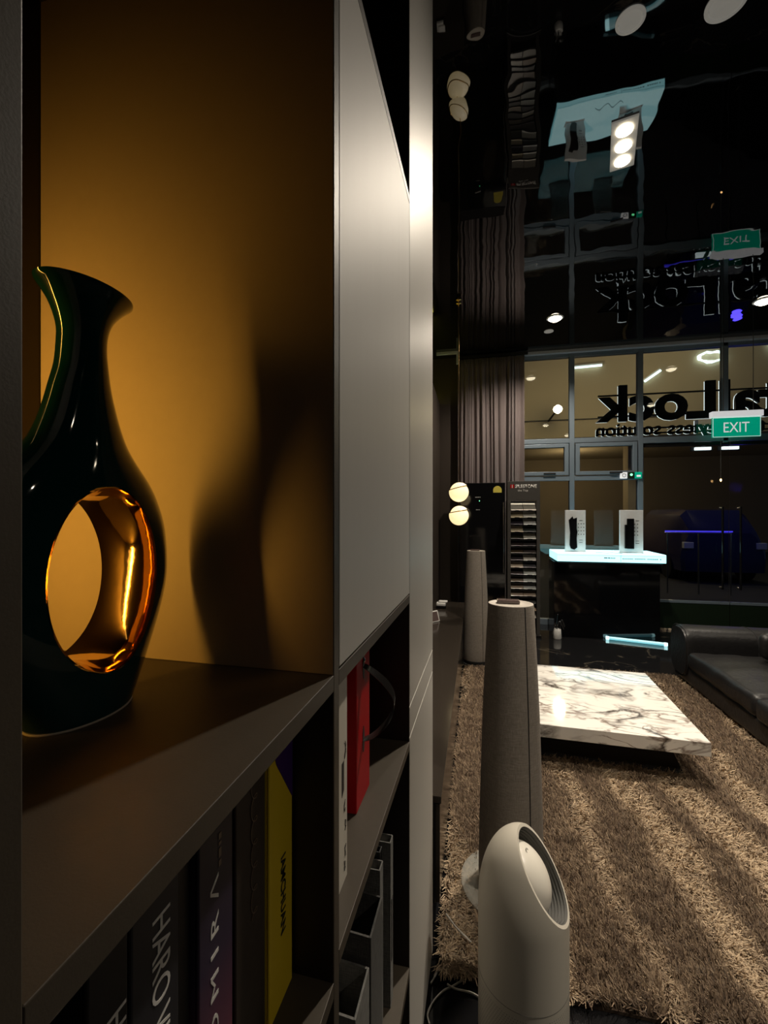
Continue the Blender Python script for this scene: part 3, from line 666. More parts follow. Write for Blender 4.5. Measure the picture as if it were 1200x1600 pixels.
hm = bpy.data.meshes.new('grille_holes'); hb.to_mesh(hm); hb.free(); g = obj('grille_holes', hm, 'vent', ap); g['kind'] = 'stuff'
# ================================================================== COFFEE TABLE
ct = thing('coffee_table', 'low square coffee table with a thick black-veined white marble top', 'coffee table', (0.725, 3.32, 0), rz=math.radians(-2.0))
MB().box(-0.575, 0.575, -0.545, 0.545, 0.222, 0.300, 0.002).build('marble_top', 'marble', ct)
a0, a1 = 0.42, 0.50
MB().loft([[(-a1, -0.40, 0.02), (a1, -0.40, 0.02), (a1, 0.42, 0.02), (-a1, 0.42, 0.02)], [(-a0, -0.30, 0.2215), (a0, -0.30, 0.2215), (a0, 0.34, 0.2215), (-a0, 0.34, 0.2215)]]).build('tapered_base', 'blackmatte', ct)
# ================================================================== RUG
RX0, RX1, RY0, RY1 = -0.125, 2.75, 1.50, 4.62
rg = thing('shag_rug', 'brown and beige shaggy rug with brushed-pile sheen painted as broad soft bands', 'rug', ((RX0+RX1)/2, (RY0+RY1)/2, 0))
rc = Vector(((RX0+RX1)/2, (RY0+RY1)/2, 0))
def rug_mat(name, dark):
    m = mat(name, (0.2, 0.15, 0.1), rough=0.85, var=0.0); N, L = nt(m); b = N['Principled BSDF']
    at = N.new('ShaderNodeAttribute'); at.attribute_name = 'strand'
    cr = N.new('ShaderNodeValToRGB'); L.new(at.outputs['Fac'], cr.inputs[0]); e = cr.color_ramp.elements
    e[0].color = (0.075, 0.043, 0.023, 1); e[1].color = (0.66, 0.51, 0.34, 1)
    k = e.new(0.45); k.color = (0.29, 0.205, 0.128, 1)
    L.new(cr.outputs[0], b.inputs['Base Color']); b.inputs['Sheen Weight'].default_value = 0.15
    return m
M['pile'] = rug_mat('shag_yarn', False)
M['rugback'] = mat('rug_backing', (0.06, 0.038, 0.024), rough=0.95, var=0.3, vscale=80)
MB().box(RX0-rc.x, RX1-rc.x, RY0-rc.y, RY1-rc.y, 0.001, 0.012).build('backing', 'rugback', rg)
def sheen_band(x, y):
    # 0 dark .. 1 light, brushed-pile sheen put into colour, bands along y with wandering edges
    xx = x+0.06*np.sin(y*2.3+1.0)+0.03*np.sin(y*6.1+x*3)+0.015*np.sin(y*15+x*9)
    s = 0.5+0.5*np.sin(2*PI*(xx-0.435)/0.335)
    s2 = 0.35*np.sin(2*PI*(xx*0.55+y*0.18)+1.2)
    return np.clip((s+s2-0.38)/0.45, 0, 1)
def pile():
    V = []; Fq = []; attr = []
    P = []
    for (ya, yb, xa, xb, dens) in ((1.50, 2.5, RX0, 1.75, 82000), (2.5, 3.4, RX0, 2.1, 42000), (3.4, RY1, RX0, 2.3, 22000), (1.50, 3.4, 2.1, RX1, 2500), (1.5, 2.5, 1.75, 2.1, 8000), (3.4, RY1, 2.3, RX1, 2500)):
        nn = int((yb-ya)*(xb-xa)*dens); P.append(np.stack([np.random.uniform(xa, xb, nn), np.random.uniform(ya, yb, nn)], 1))
    P = np.concatenate(P)
    # nothing grows where the furniture stands
    keep = ~(((np.abs(P[:, 0]-0.725) < 0.45) & (np.abs(P[:, 1]-3.33) < 0.36)) | (((P[:, 0]-0.138)**2+(P[:, 1]-1.88)**2) < 0.15**2) | (((P[:, 0]+0.008)**2+(P[:, 1]-4.60)**2) < 0.13**2))
    P = P[keep]; nn = len(P)
    far = np.clip((P[:, 1]-1.5)/3, 0, 1)
    st_ = sheen_band(P[:, 0], P[:, 1])
    cell = np.floor(P*42).astype(int); h = (cell[:, 0]*73856093) ^ (cell[:, 1]*19349663)
    rr = np.random.RandomState(3).rand(9973); cl = rr[h % 9973]; cl2 = rr[(h*7+13) % 9973]
    ang = 2*PI*cl*0.35+np.where(st_ > 0.5, -2.2, 0.9)+np.random.normal(0, 0.75, nn)
    tilt = np.where(st_ > 0.5, 0.95, 0.7)+np.random.normal(0, 0.25, nn)+0.3*(cl2-0.5)
    ln = np.random.uniform(0.036, 0.058, nn); wdt = np.random.uniform(0.0012, 0.0020, nn)*(1+1.0*far)
    dirh = np.stack([np.cos(ang), np.sin(ang)], 1); t1 = tilt*0.5; t2 = np.clip(tilt*1.5, 0, 1.75)
    b0 = np.concatenate([P, np.full((nn, 1), 0.008)], 1)
    def step(t, l): return np.concatenate([dirh*(np.sin(t)*l)[:, None], (np.cos(t)*l)[:, None]], 1)
    b1 = b0+step(t1, ln*0.5); b2 = b1+step(t2, ln*0.5); b2[:, 2] = np.maximum(b2[:, 2], 0.01)
    sa = ang+PI/2+np.random.normal(0, 0.5, nn)
    side = np.stack([np.cos(sa), np.sin(sa), np.random.normal(0, 0.3, nn)], 1)*wdt[:, None]
    pts = np.stack([b0-side, b0+side, b1-side, b1+side, b2-side*0.45, b2+side*0.45], 1).reshape(-1, 3)
    pts[:, 0] -= rc.x; pts[:, 1] -= rc.y
    base = (np.arange(nn)*6)[:, None]
    q = np.concatenate([base+np.array([[0, 1, 3, 2]]), base+np.array([[2, 3, 5, 4]])], 1).reshape(-1)
    m = bpy.data.meshes.new('pile'); nf = nn*2
    m.vertices.add(len(pts)); m.vertices.foreach_set('co', pts.astype(np.float32).reshape(-1))
    m.loops.add(nf*4); m.loops.foreach_set('vertex_index', q.astype(np.int32))
    m.polygons.add(nf); m.polygons.foreach_set('loop_start', (np.arange(nf)*4).astype(np.int32))
    try: m.polygons.foreach_set('loop_total', np.full(nf, 4, np.int32))
    except Exception: pass
    m.update(calc_edges=True)
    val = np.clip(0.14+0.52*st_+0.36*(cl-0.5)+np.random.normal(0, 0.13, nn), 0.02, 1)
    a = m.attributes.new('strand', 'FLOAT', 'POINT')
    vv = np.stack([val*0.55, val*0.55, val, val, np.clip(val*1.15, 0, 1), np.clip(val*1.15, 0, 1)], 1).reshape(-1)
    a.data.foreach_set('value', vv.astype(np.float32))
    o = obj('pile', m, 'pile', rg); o['kind'] = 'stuff'
pile()
# ================================================================== SOFA
so = thing('sofa', 'black leather sofa with a rolled arm on the far side of the rug', 'sofa', (2.3, 3.5, 0))
def cushion(name, x0, x1, y0, y1, z0, z1, bev, seed, puff=0.02, amp=0.006, mat_='leather', parent=so):
    bm = bmesh.new(); bmesh.ops.create_cube(bm, size=1)
    for v in bm.verts: v.co = Vector((v.co.x*(x1-x0), v.co.y*(y1-y0), v.co.z*(z1-z0)))
    bmesh.ops.bevel(bm, geom=bm.edges[:], offset=bev, segments=4, profile=0.6, affect='EDGES')
    bmesh.ops.subdivide_edges(bm, edges=[e for e in bm.edges if e.calc_length() > 0.10], cuts=7, use_grid_fill=True)
    bmesh.ops.subdivide_edges(bm, edges=[e for e in bm.edges if e.calc_length() > 0.10], cuts=2, use_grid_fill=True)
    hx, hy, hz = (x1-x0)/2, (y1-y0)/2, (z1-z0)/2
    for v in bm.verts:
        f = max(0, 1-(v.co.x/hx)**2)*max(0, 1-(v.co.y/hy)**2); v.co.z += puff*f*(1 if v.co.z > 0 else 0)
    disp(bm, amp, 7, seed)
    for v in bm.verts: v.co += Vector(((x0+x1)/2-2.3, (y0+y1)/2-3.5, (z0+z1)/2))
    m = bpy.data.meshes.new(name); bmesh.ops.recalc_face_normals(bm, faces=bm.faces[:]); bm.to_mesh(m); bm.free()
    return obj(name, m, mat_, parent, 80)
SF = 1.83
cushion('base', SF+0.02, 2.80, 2.30, 4.66, 0.05, 0.20, 0.03, 1, 0, 0.002)
cushion('seat_cushion', SF, 2.55, 3.40, 4.36, 0.195, 0.345, 0.055, 2, 0.030, 0.008)
cushion('seat_cushion', SF-0.01, 2.55, 2.50, 3.39, 0.195, 0.345, 0.055, 3, 0.030, 0.008)
cushion('backrest', 2.52, 2.86, 2.45, 4.40, 0.20, 0.66, 0.09, 4, 0.0, 0.008)
def arm(ya, yb):
    yc = (ya+yb)/2; hw = (yb-ya)/2; rings = []
    for k in range(29):
        x = SF+(2.86-SF)*k/28-2.3
        e = 1.0 if 1 <= k <= 27 else 0.93
        sm = 0.985 if k in (14, 15) and False else 1.0
        ring = []
        for i in range(40):
            a = 2*PI*i/40
            ring.append((x, yc-3.5+hw*e*sm*abs(math.cos(a))**0.75*math.copysign(1, math.cos(a)), 0.315+0.225*e*sm*abs(math.sin(a))**0.62*math.copysign(1, math.sin(a))))
        rings.append(ring)
    o = MB().loft(rings).build('arm', 'leather', so, 50)
    for xs in (SF+0.012, SF+0.56):
        MB().tube([(xs-2.3, yc-3.5+hw*1.004*abs(math.cos(2*PI*i/40))**0.75*math.copysign(1, math.cos(2*PI*i/40)), 0.315+0.226*abs(math.sin(2*PI*i/40))**0.62*math.copysign(1, math.sin(2*PI*i/40))) for i in range(40)], 0.004, 6, True).build('piping', 'blackmatte', o, 60)
arm(4.36, 4.70); arm(2.16, 2.50)
for x in (SF+0.1, 2.75):
    for y in (2.35, 4.58): MB().lathe([(0.02, 0.0), (0.025, 0.05)], 16, cx=x-2.3, cy=y-3.5).build('leg', 'blacksatin', so, 40)
tp = thing('throw_pillow', 'black leather pillow on the sofa seat by the far arm', 'pillow', (2.44, 4.17, 0.37), rz=math.radians(20))
bm = bmesh.new(); bmesh.ops.create_uvsphere(bm, u_segments=32, v_segments=16, radius=1)
for v in bm.verts:
    x, y, z = v.co; k = lambda q, p: math.copysign(abs(q)**p, q)
    v.co = Vector((k(x, 0.6)*0.19, y*0.07, k(z, 0.6)*0.12+0.12))
disp(bm, 0.006, 9, 3); m = bpy.data.meshes.new('cover'); bm.to_mesh(m); bm.free(); obj('cover', m, 'leather', tp, 80)
# ================================================================== PENDANT LAMP
pl = thing('pendant_lamp', 'double globe pendant lamp with brass bands on a thin cord', 'pendant lamp', (-0.187, 4.69, 1.45))
dz = -1.45
MB().lathe([(0.028, CEIL+dz-0.001), (0.030, CEIL+dz-0.012), (0.016, CEIL+dz-0.020), (0.012, CEIL+dz-0.030), (0.026, CEIL+dz-0.040), (0.028, CEIL+dz-0.050), (0.012, CEIL+dz-0.058), (0.007, CEIL+dz-0.075)], 32).build('canopy', 'brass', pl, 60)
MB().tube([(0, 0, CEIL+dz-0.07), (0, 0, 1.90+dz)], 0.004, 8).build('cord', 'brass', pl, 60)
for zc, tl in ((1.80, -14), (1.552, -10)):
    Rt = Matrix.Rotation(math.radians(tl), 3, 'Y'); r = 0.103
    gl = bmesh.new(); bmesh.ops.create_uvsphere(gl, u_segments=40, v_segments=24, radius=r)
    for v in gl.verts:
        if v.co.z > 0.045: v.co.x += 0.008
        v.co = Rt @ v.co
    m = bpy.data.meshes.new('globe'); gl.to_mesh(m); gl.free(); gb = obj('globe', m, 'bulb', pl, 80, (0, 0, zc+dz))
    MB().tube([Rt @ Vector((0.004+0.0945*math.cos(2*PI*i/48), 0.0945*math.sin(2*PI*i/48), 0.045)) for i in range(48)], 0.005, 8, True).build('brass_band', 'brass', gb, 60)
MB().tube([(0, 0, 1.70+dz), (0, 0, 1.655+dz)], 0.006, 8).build('link', 'brass', pl, 60)
# ================================================================== CURTAIN
cu = thing('curtain', 'floor-length mauve-brown pleated curtain beside the window', 'curtain', (0.2, 6.385, 0))
def curtain():
    nx, nz = 340, 36; X0, X1 = -0.27, 0.66; vs = []; fs = []
    rnd = random.Random(5); ph = [rnd.uniform(0, 6.28) for _ in range(6)]
    for j in range(nz+1):
        z = 0.03+(3.79-0.03)*j/nz; top = max(0, (z-3.62)/0.17)
        for i in range(nx+1):
            t = i/nx; x = X0+(X1-X0)*t
            amp = 0.026*(1-0.75*min(1, top))*(0.75+0.5*math.sin(11*t+ph[3])*math.sin(4.3*t+ph[4])); w = 2*PI*13*(t+0.022*math.sin(2*PI*3*t+ph[0])+0.010*math.sin(z*0.9+9*t+ph[5])+0.012*math.sin(23*t))
            y = amp*math.sin(w)+0.014*math.sin(w*0.37+ph[1]+z*0.5)+0.006*math.sin(w*2.3+ph[2]+z*0.7)
            if top > 0: y = y*0.6+0.008*math.sin(2*PI*46*t)
            vs.append((x-0.2+0.012*math.cos(w)*0.6, y, z))
    for j in range(nz):
        for i in range(nx): a = j*(nx+1)+i; fs.append((a, a+1, a+nx+2, a+nx+1))
    m = bpy.data.meshes.new('cloth'); m.from_pydata(vs, [], fs); o = obj('cloth', m, 'curtain', cu, 80)
    s = o.modifiers.new('s', 'SOLIDIFY'); s.thickness = 0.003
    MB().box(-0.48, 0.50, -0.02, 0.02, 3.80, 3.835).build('curtain_track', 'blacksatin', cu)
curtain()
# ================================================================== BLACK GLASS APPLIANCE
apx = 0.075
fr = thing('wine_cooler', 'tall black glass fridge with a yellow label between curtain and sample stand', 'fridge', (apx, 6.02, 0), rz=math.radians(0.4))
MB().box(-0.295, 0.295, 0.025, 0.24, 0.0, 1.985, 0.003).build('cabinet', 'blacksatin', fr)
MB().box(-0.295, 0.295, 0.0, 0.0235, 0.06, 1.98, 0.002).build('glass_door', 'blackgloss', fr)
MB().box(-0.29, 0.29, 0.01, 0.22, 0.0, 0.05).build('plinth', 'black', fr)
MB().tube([(0.272, -0.035, 0.78), (0.272, -0.035, 1.72)], 0.008, 8).build('handle', 'chrome', fr, 60)
for z in (0.80, 1.70): MB().box(0.266, 0.278, -0.035, -0.0005, z-0.006, z+0.006).build('handle_bracket', 'chrome', fr)
MB().prism([(0.14, 1.850)]+[(0.195+0.055*math.cos(a), 1.885+0.055*math.sin(a)) for a in [PI-PI*i/14 for i in range(15)]]+[(0.25, 1.850)], 'y', -0.0018, -0.0006).build('yellow_label', 'yellowlabel', fr)
MB().box(-0.045, -0.035, -0.002, -0.0005, 1.735, 1.745).build('indicator', 'green_led', fr)
dashes('door_print', 'letter', fr, (-0.06, -0.0005, 1.79), ((1, 0, 0), (0, 0, 1)), [1, .5, 1, .5, 2, .5, 1], 0.07, 0.008)
dashes('door_print', 'letter', fr, (-0.06, -0.0005, 1.62), ((1, 0, 0), (0, 0, 1)), [1, .5, 1, .5, 1], 0.05, 0.008)
# ================================================================== SAMPLE STAND
SX, SY, SR = 0.585, 5.80, math.radians(3)
ss = thing('sample_stand', 'black tower stand of countertop samples with white brand lettering', 'display stand', (SX, SY, 0), rz=SR)
M['standgrey'] = mat('stand_charcoal', (0.060, 0.055, 0.050), rough=0.5)
MB().box(-0.20, 0.20, 0.0, 0.02, 1.735, 1.985, 0.003).build('header_board', 'standgrey', ss)
for s_ in (-1, 1): MB().box(s_*0.20-0.02*(s_+1)/1.0 if s_ > 0 else -0.20, 0.20 if s_ > 0 else -0.16, 0.0, 0.20, 0.03, 1.735, 0.002).build('side_rail', 'standgrey', ss)
MB().box(-0.16, 0.16, 0.15, 0.165, 0.03, 1.735).build('back_board', 'blackmatte', ss)
MB().box(-0.21, 0.21, -0.04, 0.24, 0, 0.03, 0.003).build('foot_plate', 'blacksatin', ss)
text('brand_lettering', 'SILESTONE', 'letter', ss, (0.028, -0.0002, 1.918), ((1, 0, 0), (0, 0, 1)), ext=0.001, width=0.262, height=0.044, offset=0.018)
text('slogan_lettering', 'the Top', 'letter', ss, (-0.01, -0.0002, 1.862), ((1, 0, 0), (0, 0, 1)), ext=0.001, width=0.125, height=0.032)
MB().box(-0.165, -0.118, -0.0012, -0.0002, 1.895, 1.942).build('red_mark', 'red', ss)
MB().box(-0.146, -0.138, -0.002, -0.0013, 1.898, 1.938).build('red_mark_bar', 'letter', ss)
TONES = [(0.80, 0.76, 0.68), (0.72, 0.68, 0.60), (0.46, 0.40, 0.28), (0.62, 0.62, 0.58), (0.04, 0.035, 0.05), (0.60, 0.62, 0.62), (0.52, 0.46, 0.34), (0.05, 0.06, 0.06), (0.03, 0.03, 0.02), (0.55, 0.56, 0.52), (0.04, 0.03, 0.03), (0.05, 0.045, 0.05),
         (0.07, 0.05, 0.03), (0.06, 0.05, 0.05), (0.04, 0.035, 0.04), (0.62, 0.60, 0.55), (0.55, 0.47, 0.38), (0.07, 0.07, 0.08), (0.05, 0.04, 0.04), (0.56, 0.60, 0.58), (0.16, 0.13, 0.10), (0.50, 0.53, 0.52), (0.34, 0.28, 0.22), (0.40, 0.42, 0.42), (0.30, 0.24, 0.19), (0.30, 0.24, 0.19), (0.05, 0.05, 0.05), (0.06, 0.06, 0.06), (0.48, 0.44, 0.36), (0.45, 0.32, 0.22), (0.14, 0.13, 0.12), (0.50, 0.48, 0.44)]
MATN = {}
def tone(c):
    if c not in MATN: MATN[c] = mat('quartz_%d' % len(MATN), c, rough=0.25, var=0.12, vscale=120)
    return MATN[c]
def cname(c):
    l = sum(c)/3
    return 'near-white' if l > 0.66 else 'pale grey' if l > 0.5 else 'beige' if l > 0.36 else 'mid-brown' if l > 0.2 else 'dark brown' if l > 0.09 else 'near-black'
tile_mesh = None; tab_mesh = None; RT = Matrix.Rotation(math.radians(42), 3, 'X')
for r_ in range(16):
    z = 1.655-r_*0.0915
    for c_ in (0, 1):
        tn = TONES[r_*2+c_]
        lx = -0.079+0.158*c_
        p = Matrix.Rotation(SR, 3, 'Z') @ Vector((lx, 0.07, 0))
        t = thing('sample_tile', '%s stone sample tile, %s row from top, %s column of the stand' % (cname(tn), ORD[r_], 'left' if c_ == 0 else 'right'), 'sample tile', (SX+p.x, SY+p.y, z), rz=SR, group='stone samples in the tower stand')
        tm = MB().box(-0.0765, 0.0765, -0.068, 0.068, -0.006, 0.006, 0.0015, rot=RT).build('slab', tone(tn), t)
        if tab_mesh is None:
            tb_ = MB().prism([(-0.034, -0.009), (0.034, -0.009), (0.028, 0.009), (-0.028, 0.009)], 'y', -0.0715, -0.0685); 
            for v in tb_.bm.verts: v.co = RT @ (v.co+Vector((0, -0.0, -0.001)))
            o_ = tb_.build('label_tab', 'blackgloss', t); tab_mesh = o_.data
        else:
            o_ = bpy.data.objects.new('label_tab', tab_mesh); C.objects.link(o_); o_.parent = t
    # a slim steel ledge carries each row
    MB().box(-0.158, 0.158, 0.010, 0.150, z-0.062, z-0.059).build('ledge', 'blackmatte', ss)
# ================================================================== LIT COUNTER
lc = thing('display_counter', 'black counter with a glowing white top before the window', 'counter', (1.60, 6.05, 0))
MB().box(-0.63, 0.60, -0.12, 0.28, 0, 0.955, 0.002).build('black_body', 'blackgloss', lc)
MB().box(-0.62, 0.60, -0.30, 0.30, 0.978, 1.078, 0.003).build('glowing_top', 'lit', lc)
MB().box(-0.60, 0.58, -0.27, 0.28, 0.9555, 0.9775).build('top_support', 'black', lc)
dashes('front_print', 'vent', lc, (-0.02, -0.3002, 1.030), ((1, 0, 0), (0, 0, 1)), [3, .4, 2, .4, 1, .4, 1, .4, 1], 0.125, 0.012)
dashes('front_print', 'vent', lc, (0.335, -0.3002, 1.024), ((1, 0, 0), (0, 0, 1)), ([1, .7]*5+[1, 2])*3+[1], 0.42, 0.014)
MB().box(0.103, 0.107, -0.3012, -0.3002, 0.985, 1.07).build('panel_joint', 'vent', lc)
MB().box(-0.615, 0.595, -0.3012, -0.3002, 1.058, 1.060).build('panel_joint', 'vent', lc)
def lockcard(x, y, rz, w, label, kind):
    t = thing('lock_display', label, 'display card', (x, y, 1.0785), rz=math.radians(rz), group='lock displays on the glowing counter')
    MB().box(-w/2, w/2, -0.02, 0.02, 0, 0.535, 0.004).build('white_card', 'litwhite', t)
    l = MB()
    if kind == 0: l.prism([(-0.075, 0.09), (-0.06, 0.045), (-0.02, 0.03), (0.015, 0.06), (0.008, 0.18), (0.018, 0.26), (0.008, 0.30), (0.012, 0.44), (-0.03, 0.425), (-0.04, 0.455), (-0.085, 0.41), (-0.07, 0.25)], 'y', -0.045, -0.0205)
    else:
        l.box(-0.055, 0.025, -0.045, -0.0205, 0.055, 0.43, 0.004); l.box(-0.082, -0.058, -0.065, -0.0205, 0.06, 0.355, 0.004)
    l.build('black_lock', 'blackgloss', t)
    for i in range(4):
        for j in range(3 if kind == 0 else 2): MB().box(0.035+0.032*j-0.006, 0.035+0.032*j+0.006, -0.0215, -0.0205, 0.22+0.045*i, 0.232+0.045*i).build('icon', 'vent', t)
    for z in (0.12, 0.15, 0.40): MB().box(0.045, 0.085, -0.0215, -0.0205, z, z+0.006).build('print_line', 'vent', t)
    MB().box(-w/2-0.01, w/2+0.01, -0.04, 0.06, 0.0, 0.004).build('foot', 'litwhite', t)
lockcard(1.235, 5.98, 2, 0.245, 'white lock display card at the left of the glowing counter', 0)
lockcard(1.875, 5.93, -4, 0.26, 'white lock display card at the right of the glowing counter', 1)
MB_ = MB().tube([(1.45+0.22*t/10, 5.86+0.03*math.sin(t*0.9), 1.0815+0.0012*(t % 2)) for t in range(15)], 0.0025, 6)
tag(MB_.build('display_cable', 'vent', None, 60), 'thin cable lying between the lock cards on the glowing counter', 'cable')
lt = thing('light_tube', 'short cyan light tube lying on the floor at the counter foot', 'light tube', (1.89, 5.81, 0.0), rz=math.atan2(-0.16, 0.63))
MB().tube([(-0.29, 0, 0.022), (0.29, 0, 0.022)], 0.020, 12).build('tube', 'tube2', lt, 60)
for s_ in (-1, 1): MB().tube([(s_*0.29, 0, 0.022), (s_*0.325, 0, 0.022)], 0.021, 12).build('end_cap', 'tube', lt, 60)
jr = thing('glass_jar', 'small pale jar with curled silver ribbon beside the counter foot', 'jar', (0.99, 5.80, 0))
MB().lathe([(0.045, 0), (0.05, 0.01), (0.045, 0.11), (0.040, 0.12)], 24).build('jar_body', 'white', jr, 50)
for k in range(4):
    pts = [(0.03*math.cos(k*1.6)+(0.02+0.10*(t/10)*(0.4+0.2*k))*math.cos(0.5-k*0.9)*t/10, -0.02*t/10, 0.12+0.12*math.sin(PI*t/10*0.9)*(1-0.12*k)-0.06*(t/10)**2*k*0.5) for t in range(11)]
    MB().tube(pts, 0.010-0.0012*k, 5).build('ribbon', 'chrome', jr, 60)
# ================================================================== EXIT SIGN AND WINDOW STICKER
ex = thing('exit_sign', 'green hanging exit sign with white lettering before the glass door', 'exit sign', (3.215, 6.33, 2.54), rz=0)
MB().box(-0.27, 0.27, -0.012, 0.012, 0.0, 0.255, 0.004).build('green_panel', 'exit', ex)
MB().box(-0.285, 0.285, -0.04, 0.04, 0.256, 0.33, 0.006).build('white_housing', 'exitw', ex)
text('lettering', 'EXIT', 'exitw', ex, (0, -0.0122, 0.125), ((1, 0, 0), (0, 0, 1)), ext=0.001, width=0.285, height=0.125)
for q in ((-0.265, 0.265, 0.246, 0.252), (-0.265, 0.265, 0.003, 0.009)): MB().box(q[0], q[1], -0.0135, -0.0123, q[2], q[3]).build('border', 'exitw', ex)
for q in (-0.265, 0.259): MB().box(q, q+0.006, -0.0135, -0.0123, 0.009, 0.246).build('border', 'exitw', ex)
for q in (-0.14, 0.19): MB().tube([(q, 0, 0.33), (q, 0, CEIL-2.54-0.001)], 0.004, 6).build('hanging_wire', 'vent', ex)
hw = thing('hanging_bulb', 'tiny orange bulb on a thin wire before the glass door', 'lamp', (3.09, 6.42, 2.0))
MB().tube([(0, 0, 0.02), (0, 0, CEIL-2.0-0.001)], 0.003, 6).build('wire', 'vent', hw)
MB().lathe([(0.004, -0.015), (0.011, 0.0), (0.008, 0.015), (0.003, 0.02)], 12).build('bulb', 'orange_led', hw, 60)
wsg = thing('window_alarm_unit', 'small white and green icon box on the window transom', 'sign', (2.045, 6.455, 2.045))
for k, mname in enumerate(('exitw', 'turf', 'exit')): MB().box(-0.135+0.09*k, -0.048+0.09*k, 0, 0.03, 0, 0.085, 0.006).build('icon_plate', mname, wsg)
MB().tube([(-0.09+0.022*math.cos(2*PI*i/20), -0.001, 0.043+0.022*math.sin(2*PI*i/20)) for i in range(20)], 0.004, 6, True).build('ring_icon', 'vent', wsg, 60)
li = MB().lathe([(0.016, 0), (0.016, 0.002)], 16).build('lamp_icon', 'green_led', wsg); li.location = (0, -0.0005, 0.05); li.rotation_euler = (PI/2, 0, 0)
MB().box(0.065, 0.115, -0.0012, -0.0002, 0.020, 0.045).build('figure_icon', 'exitw', wsg)
# ================================================================== SHOP SIGN OUTSIDE, SEEN FROM BEHIND
sg = thing('shop_sign', 'black reversed shop lettering outside the upper window', 'shop sign', (2.4, 6.74, 2.6))
REV = ((-1, 0, 0), (0, 0, 1))
Lw = {}
def signtext(body, xright, width, z, h, off, nm_):
    # text seen from outside: it starts at the larger x and runs to smaller x
    cx = xright-width/2-2.4
    o = text(nm_, body, 'blackmatte', sg, (cx, 0.0, z-2.6), REV, ext=0.05, width=width, height=h, offset=off)
    f = text('lit_face', body, 'halo', o, (0, 0.060, 0), REV, ext=0.006, width=width, height=h, offset=off)
    return o
signtext('italLock', 4.10, 2.42, 3.13, 0.52, 0.03, 'large_lettering')
signtext('the keyless solution', 3.78, 2.10, 2.735, 0.235, 0.008, 'small_lettering')
for z in (2.95, 3.25, 2.70, 2.77): MB().box(-0.70, 1.70, 0.005, 0.025, z-2.6-0.010, z-2.6+0.010).build('mounting_rail', 'blackmatte', sg)
def squiggle(cx, cz, w, h, n_, seed, nm_):
    rr = random.Random(seed); pts = []
    for i in range(n_):
        a = 2*PI*i/n_*3; pts.append((cx+w*(0.8+0.2*rr.random())*math.cos(a)*(1-0.25*(i/n_)), 0.03*math.sin(i), cz+h*(0.6+0.4*rr.random())*math.sin(a)))
    t = tag(MB().tube(pts, 0.028, 6).build('neon_swirl', 'neon', None, 60), nm_, 'neon light'); t.location = (0, 14.92, 0)
squiggle(6.95, 6.28, 0.45, 0.19, 46, 1, 'bright white neon swirl outside above the shop lettering')
squiggle(8.74, 6.55, 0.27, 0.28, 30, 4, 'bright white neon swirl outside at the right picture edge')
# ================================================================== OUTDOOR THINGS
def outdoor_tube(x, y, z, ln, rz, ry, label):
    t = thing('tube_light', label, 'tube light', (x, y, z)); t.rotation_euler = (0, math.radians(ry), math.radians(rz))
    MB().tube([(-ln/2, 0, 0), (ln/2, 0, 0)], 0.035, 8).build('tube', 'neon', t, 60)
    MB().box(-ln/2-0.02, ln/2+0.02, 0.0, 0.09, 0.03, 0.08).build('fitting', 'white', t)
outdoor_tube(3.47, 14.90, 6.22, 0.80, 0, -2, 'long white tube light outside at the top of the left panes')
outdoor_tube(5.32, 14.90, 5.80, 0.55, 0, -35, 'short tilted tube light outside above the lettering')
for x, lb in ((3.12, 'left white light panel outside below the shop lettering'), (3.46, 'right white light panel outside below the shop lettering')):
    t = thing('sign_lamp', lb, 'light', (x, 6.95, 2.485)); 
    MB().box(-0.10, 0.10, -0.02, 0.02, -0.02, 0.02, 0.003).build('lit_panel', 'halo', t)
    MB().box(-0.14, 0.14, 0.021, 0.05, -0.03, 0.03, 0.003).build('casing', 'blackmatte', t)
    MB().box(-0.015, 0.015, -0.374, 0.03, 0.031, 0.055).build('bracket', 'blackmatte', t)
fl = thing('wall_floodlight', 'bright warm floodlight outside seen through the leftmost pane', 'lamp', (2.28, 13.3, 4.55))
MB().lathe([(0.03, -0.12), (0.10, -0.07), (0.13, 0.0), (0.10, 0.07), (0.03, 0.12)], 20).build('globe', 'lens', fl, 60)
MB().box(-0.02, 0.02, 0.08, 1.69, -0.02, 0.02).build('arm', 'blackmatte', fl)
pointlight('floodlight_glow', (2.28, 13.0, 4.55), 75, (1.0, 0.78, 0.45), 0.15)
pointlight('street_glow', (5.6, 12.0, 6.2), 110, (1.0, 0.85, 0.55), 0.3)
pointlight('arcade_glow', (3.4, 17.0, 3.0), 40, (1.0, 0.75, 0.45), 0.3)
ps = thing('parking_sign', 'blue accessible parking sign on the beige pillar outside', 'sign', (4.98, 15.27, 1.55))
MB().box(-0.24, 0.20, 0, 0.02, -0.42, 0.08).build('plate', 'signblue', ps)
wc = MB()
wc.tube([(-0.02+0.10*math.cos(a), -0.006, -0.26+0.10*math.sin(a)) for a in [0.6-4.6*i/20 for i in range(21)]], 0.012, 6)
wc.tube([(-0.03, -0.006, -0.02), (-0.03, -0.006, -0.18), (0.06, -0.006, -0.18), (0.11, -0.006, -0.32), (0.15, -0.006, -0.31)], 0.013, 6)
wc.tube([(-0.03, -0.006, -0.10), (0.05, -0.006, -0.10)], 0.011, 6)
wc.lathe([(0.001, 0.035-0.03), (0.03, 0.035), (0.001, 0.035+0.03)], 12, ey=0.3, cx=-0.03, cy=-0.006)
wc.build('wheelchair_symbol', 'letter', ps, 60)
cr_ = thing('parked_car', 'dark blue car parked outside behind the glass doors', 'car', (5.45, 11.2, -0.02))
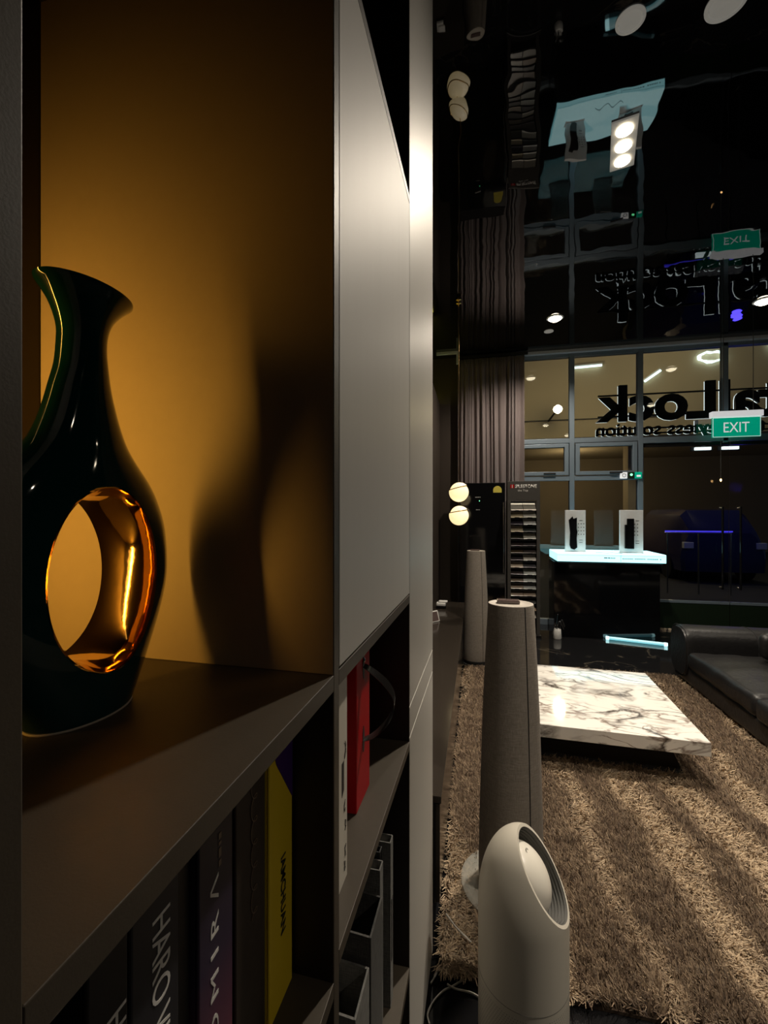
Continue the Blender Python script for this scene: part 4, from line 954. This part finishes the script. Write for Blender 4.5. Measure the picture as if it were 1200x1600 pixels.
body_ = [(-0.86, 0.25), (0.86, 0.25), (0.88, 0.60), (0.86, 0.95), (0.68, 1.55), (0.55, 1.68), (-0.55, 1.68), (-0.68, 1.55), (-0.86, 0.95), (-0.88, 0.60)]
MB().loft([[(x*s_, y, 0.25+(z-0.25)*q) for x, z in body_] for y, s_, q in ((-0.02, 0.90, 0.62), (0.05, 0.97, 0.70), (0.5, 1, 0.98), (0.9, 1, 1.0), (2.6, 1, 0.99), (3.2, 0.98, 0.62), (4.0, 0.9, 0.55))]).build('car_body', 'carpaint', cr_, 25)
MB().loft([[(-0.60, 0.12, 1.05), (0.60, 0.12, 1.05), (0.50, 0.46, 1.52), (-0.50, 0.46, 1.52)], [(-0.60, 0.06, 1.07), (0.60, 0.06, 1.07), (0.50, 0.40, 1.54), (-0.50, 0.40, 1.54)]]).build('rear_window', 'blackgloss', cr_)
for s_ in (-1, 1):
    MB().box(s_*0.72-0.10, s_*0.72+0.10, -0.05, 0.06, 0.78, 0.92, 0.01).build('tail_lamp', 'letter', cr_)
    for y in (0.75, 3.2): MB().tube([(s_*0.80-0.09, y, 0.30), (s_*0.80+0.09, y, 0.30)], 0.30, 24).build('wheel', 'rubber', cr_, 40)
pointlight('blue_glow', (5.2, 10.2, 2.1), 7, (0.06, 0.04, 1.0), 0.1)
bs = thing('blue_reflection_strip', 'thin blue strip on an added rail, standing in for a reflection in the glass doors', 'light strip', (4.2, 9.6, 0))  # reflection of a blue LED in the glass, built as a strip
MB().box(-0.55, 0.62, -0.012, 0.012, 1.20, 1.222).build('reflection_bar', 'blueled', bs)
MB().tube([(-0.55, 0.02, 1.18), (0.62, 0.02, 1.18)], 0.012, 6).build('rail', 'chrome', bs, 60)
for x in (-0.5, 0.05, 0.6): MB().tube([(x, 0.02, -0.02), (x, 0.02, 1.18)], 0.014, 6).build('post', 'chrome', bs, 60)
# ================================================================== CABLES ON THE FLOOR
def px(x, y, z):
    u = (x-600)/F; dd = (H-z)*F/(y-800)
    return Vector(((u*math.cos(TH)-math.sin(TH))*dd, (u*math.sin(TH)+math.cos(TH))*dd, z))
def smoothpts(P, n=6):
    P = [np.array(p) for p in P]; return [tuple(v) for v in interp(P, n)]
def cable(pixels, label, r=0.0032):
    pts = smoothpts([px(x, y, 0.006+dz_) for x, y, dz_ in pixels]); tag(MB().tube(pts, r, 6).build('power_cable', 'cable', None, 60), label, 'cable', 'white cables on the floor')
cable([(671, 1600, 0), (668, 1585, 0), (677, 1565, 0), (693, 1548, 0), (707, 1541, 0), (727, 1528, 0), (729, 1520, 0), (725, 1497, 0), (738, 1478, 0.012)], 'longest white cable curving across the dark floor to the purifier')
cable([(703, 1530, 0.004), (712, 1512, 0.004), (724, 1494, 0.004), (733, 1482, 0.012), (740, 1476, 0.02)], 'white cable looping towards the wrapped speaker base')
cable([(699, 1538, 0.008), (712, 1545, 0.008), (736, 1551, 0.004), (752, 1560, 0)], 'short white cable crossing under the purifier side')
cable([(673, 1537, 0), (683, 1520, 0), (694, 1502, 0.003)], 'short straight white cable beside the cabinet foot')
cable([(697, 1428, 0.05), (712, 1448, 0.05), (726, 1462, 0.045), (736, 1472, 0.03)], 'thin pale cable lying on the rug beside the console')
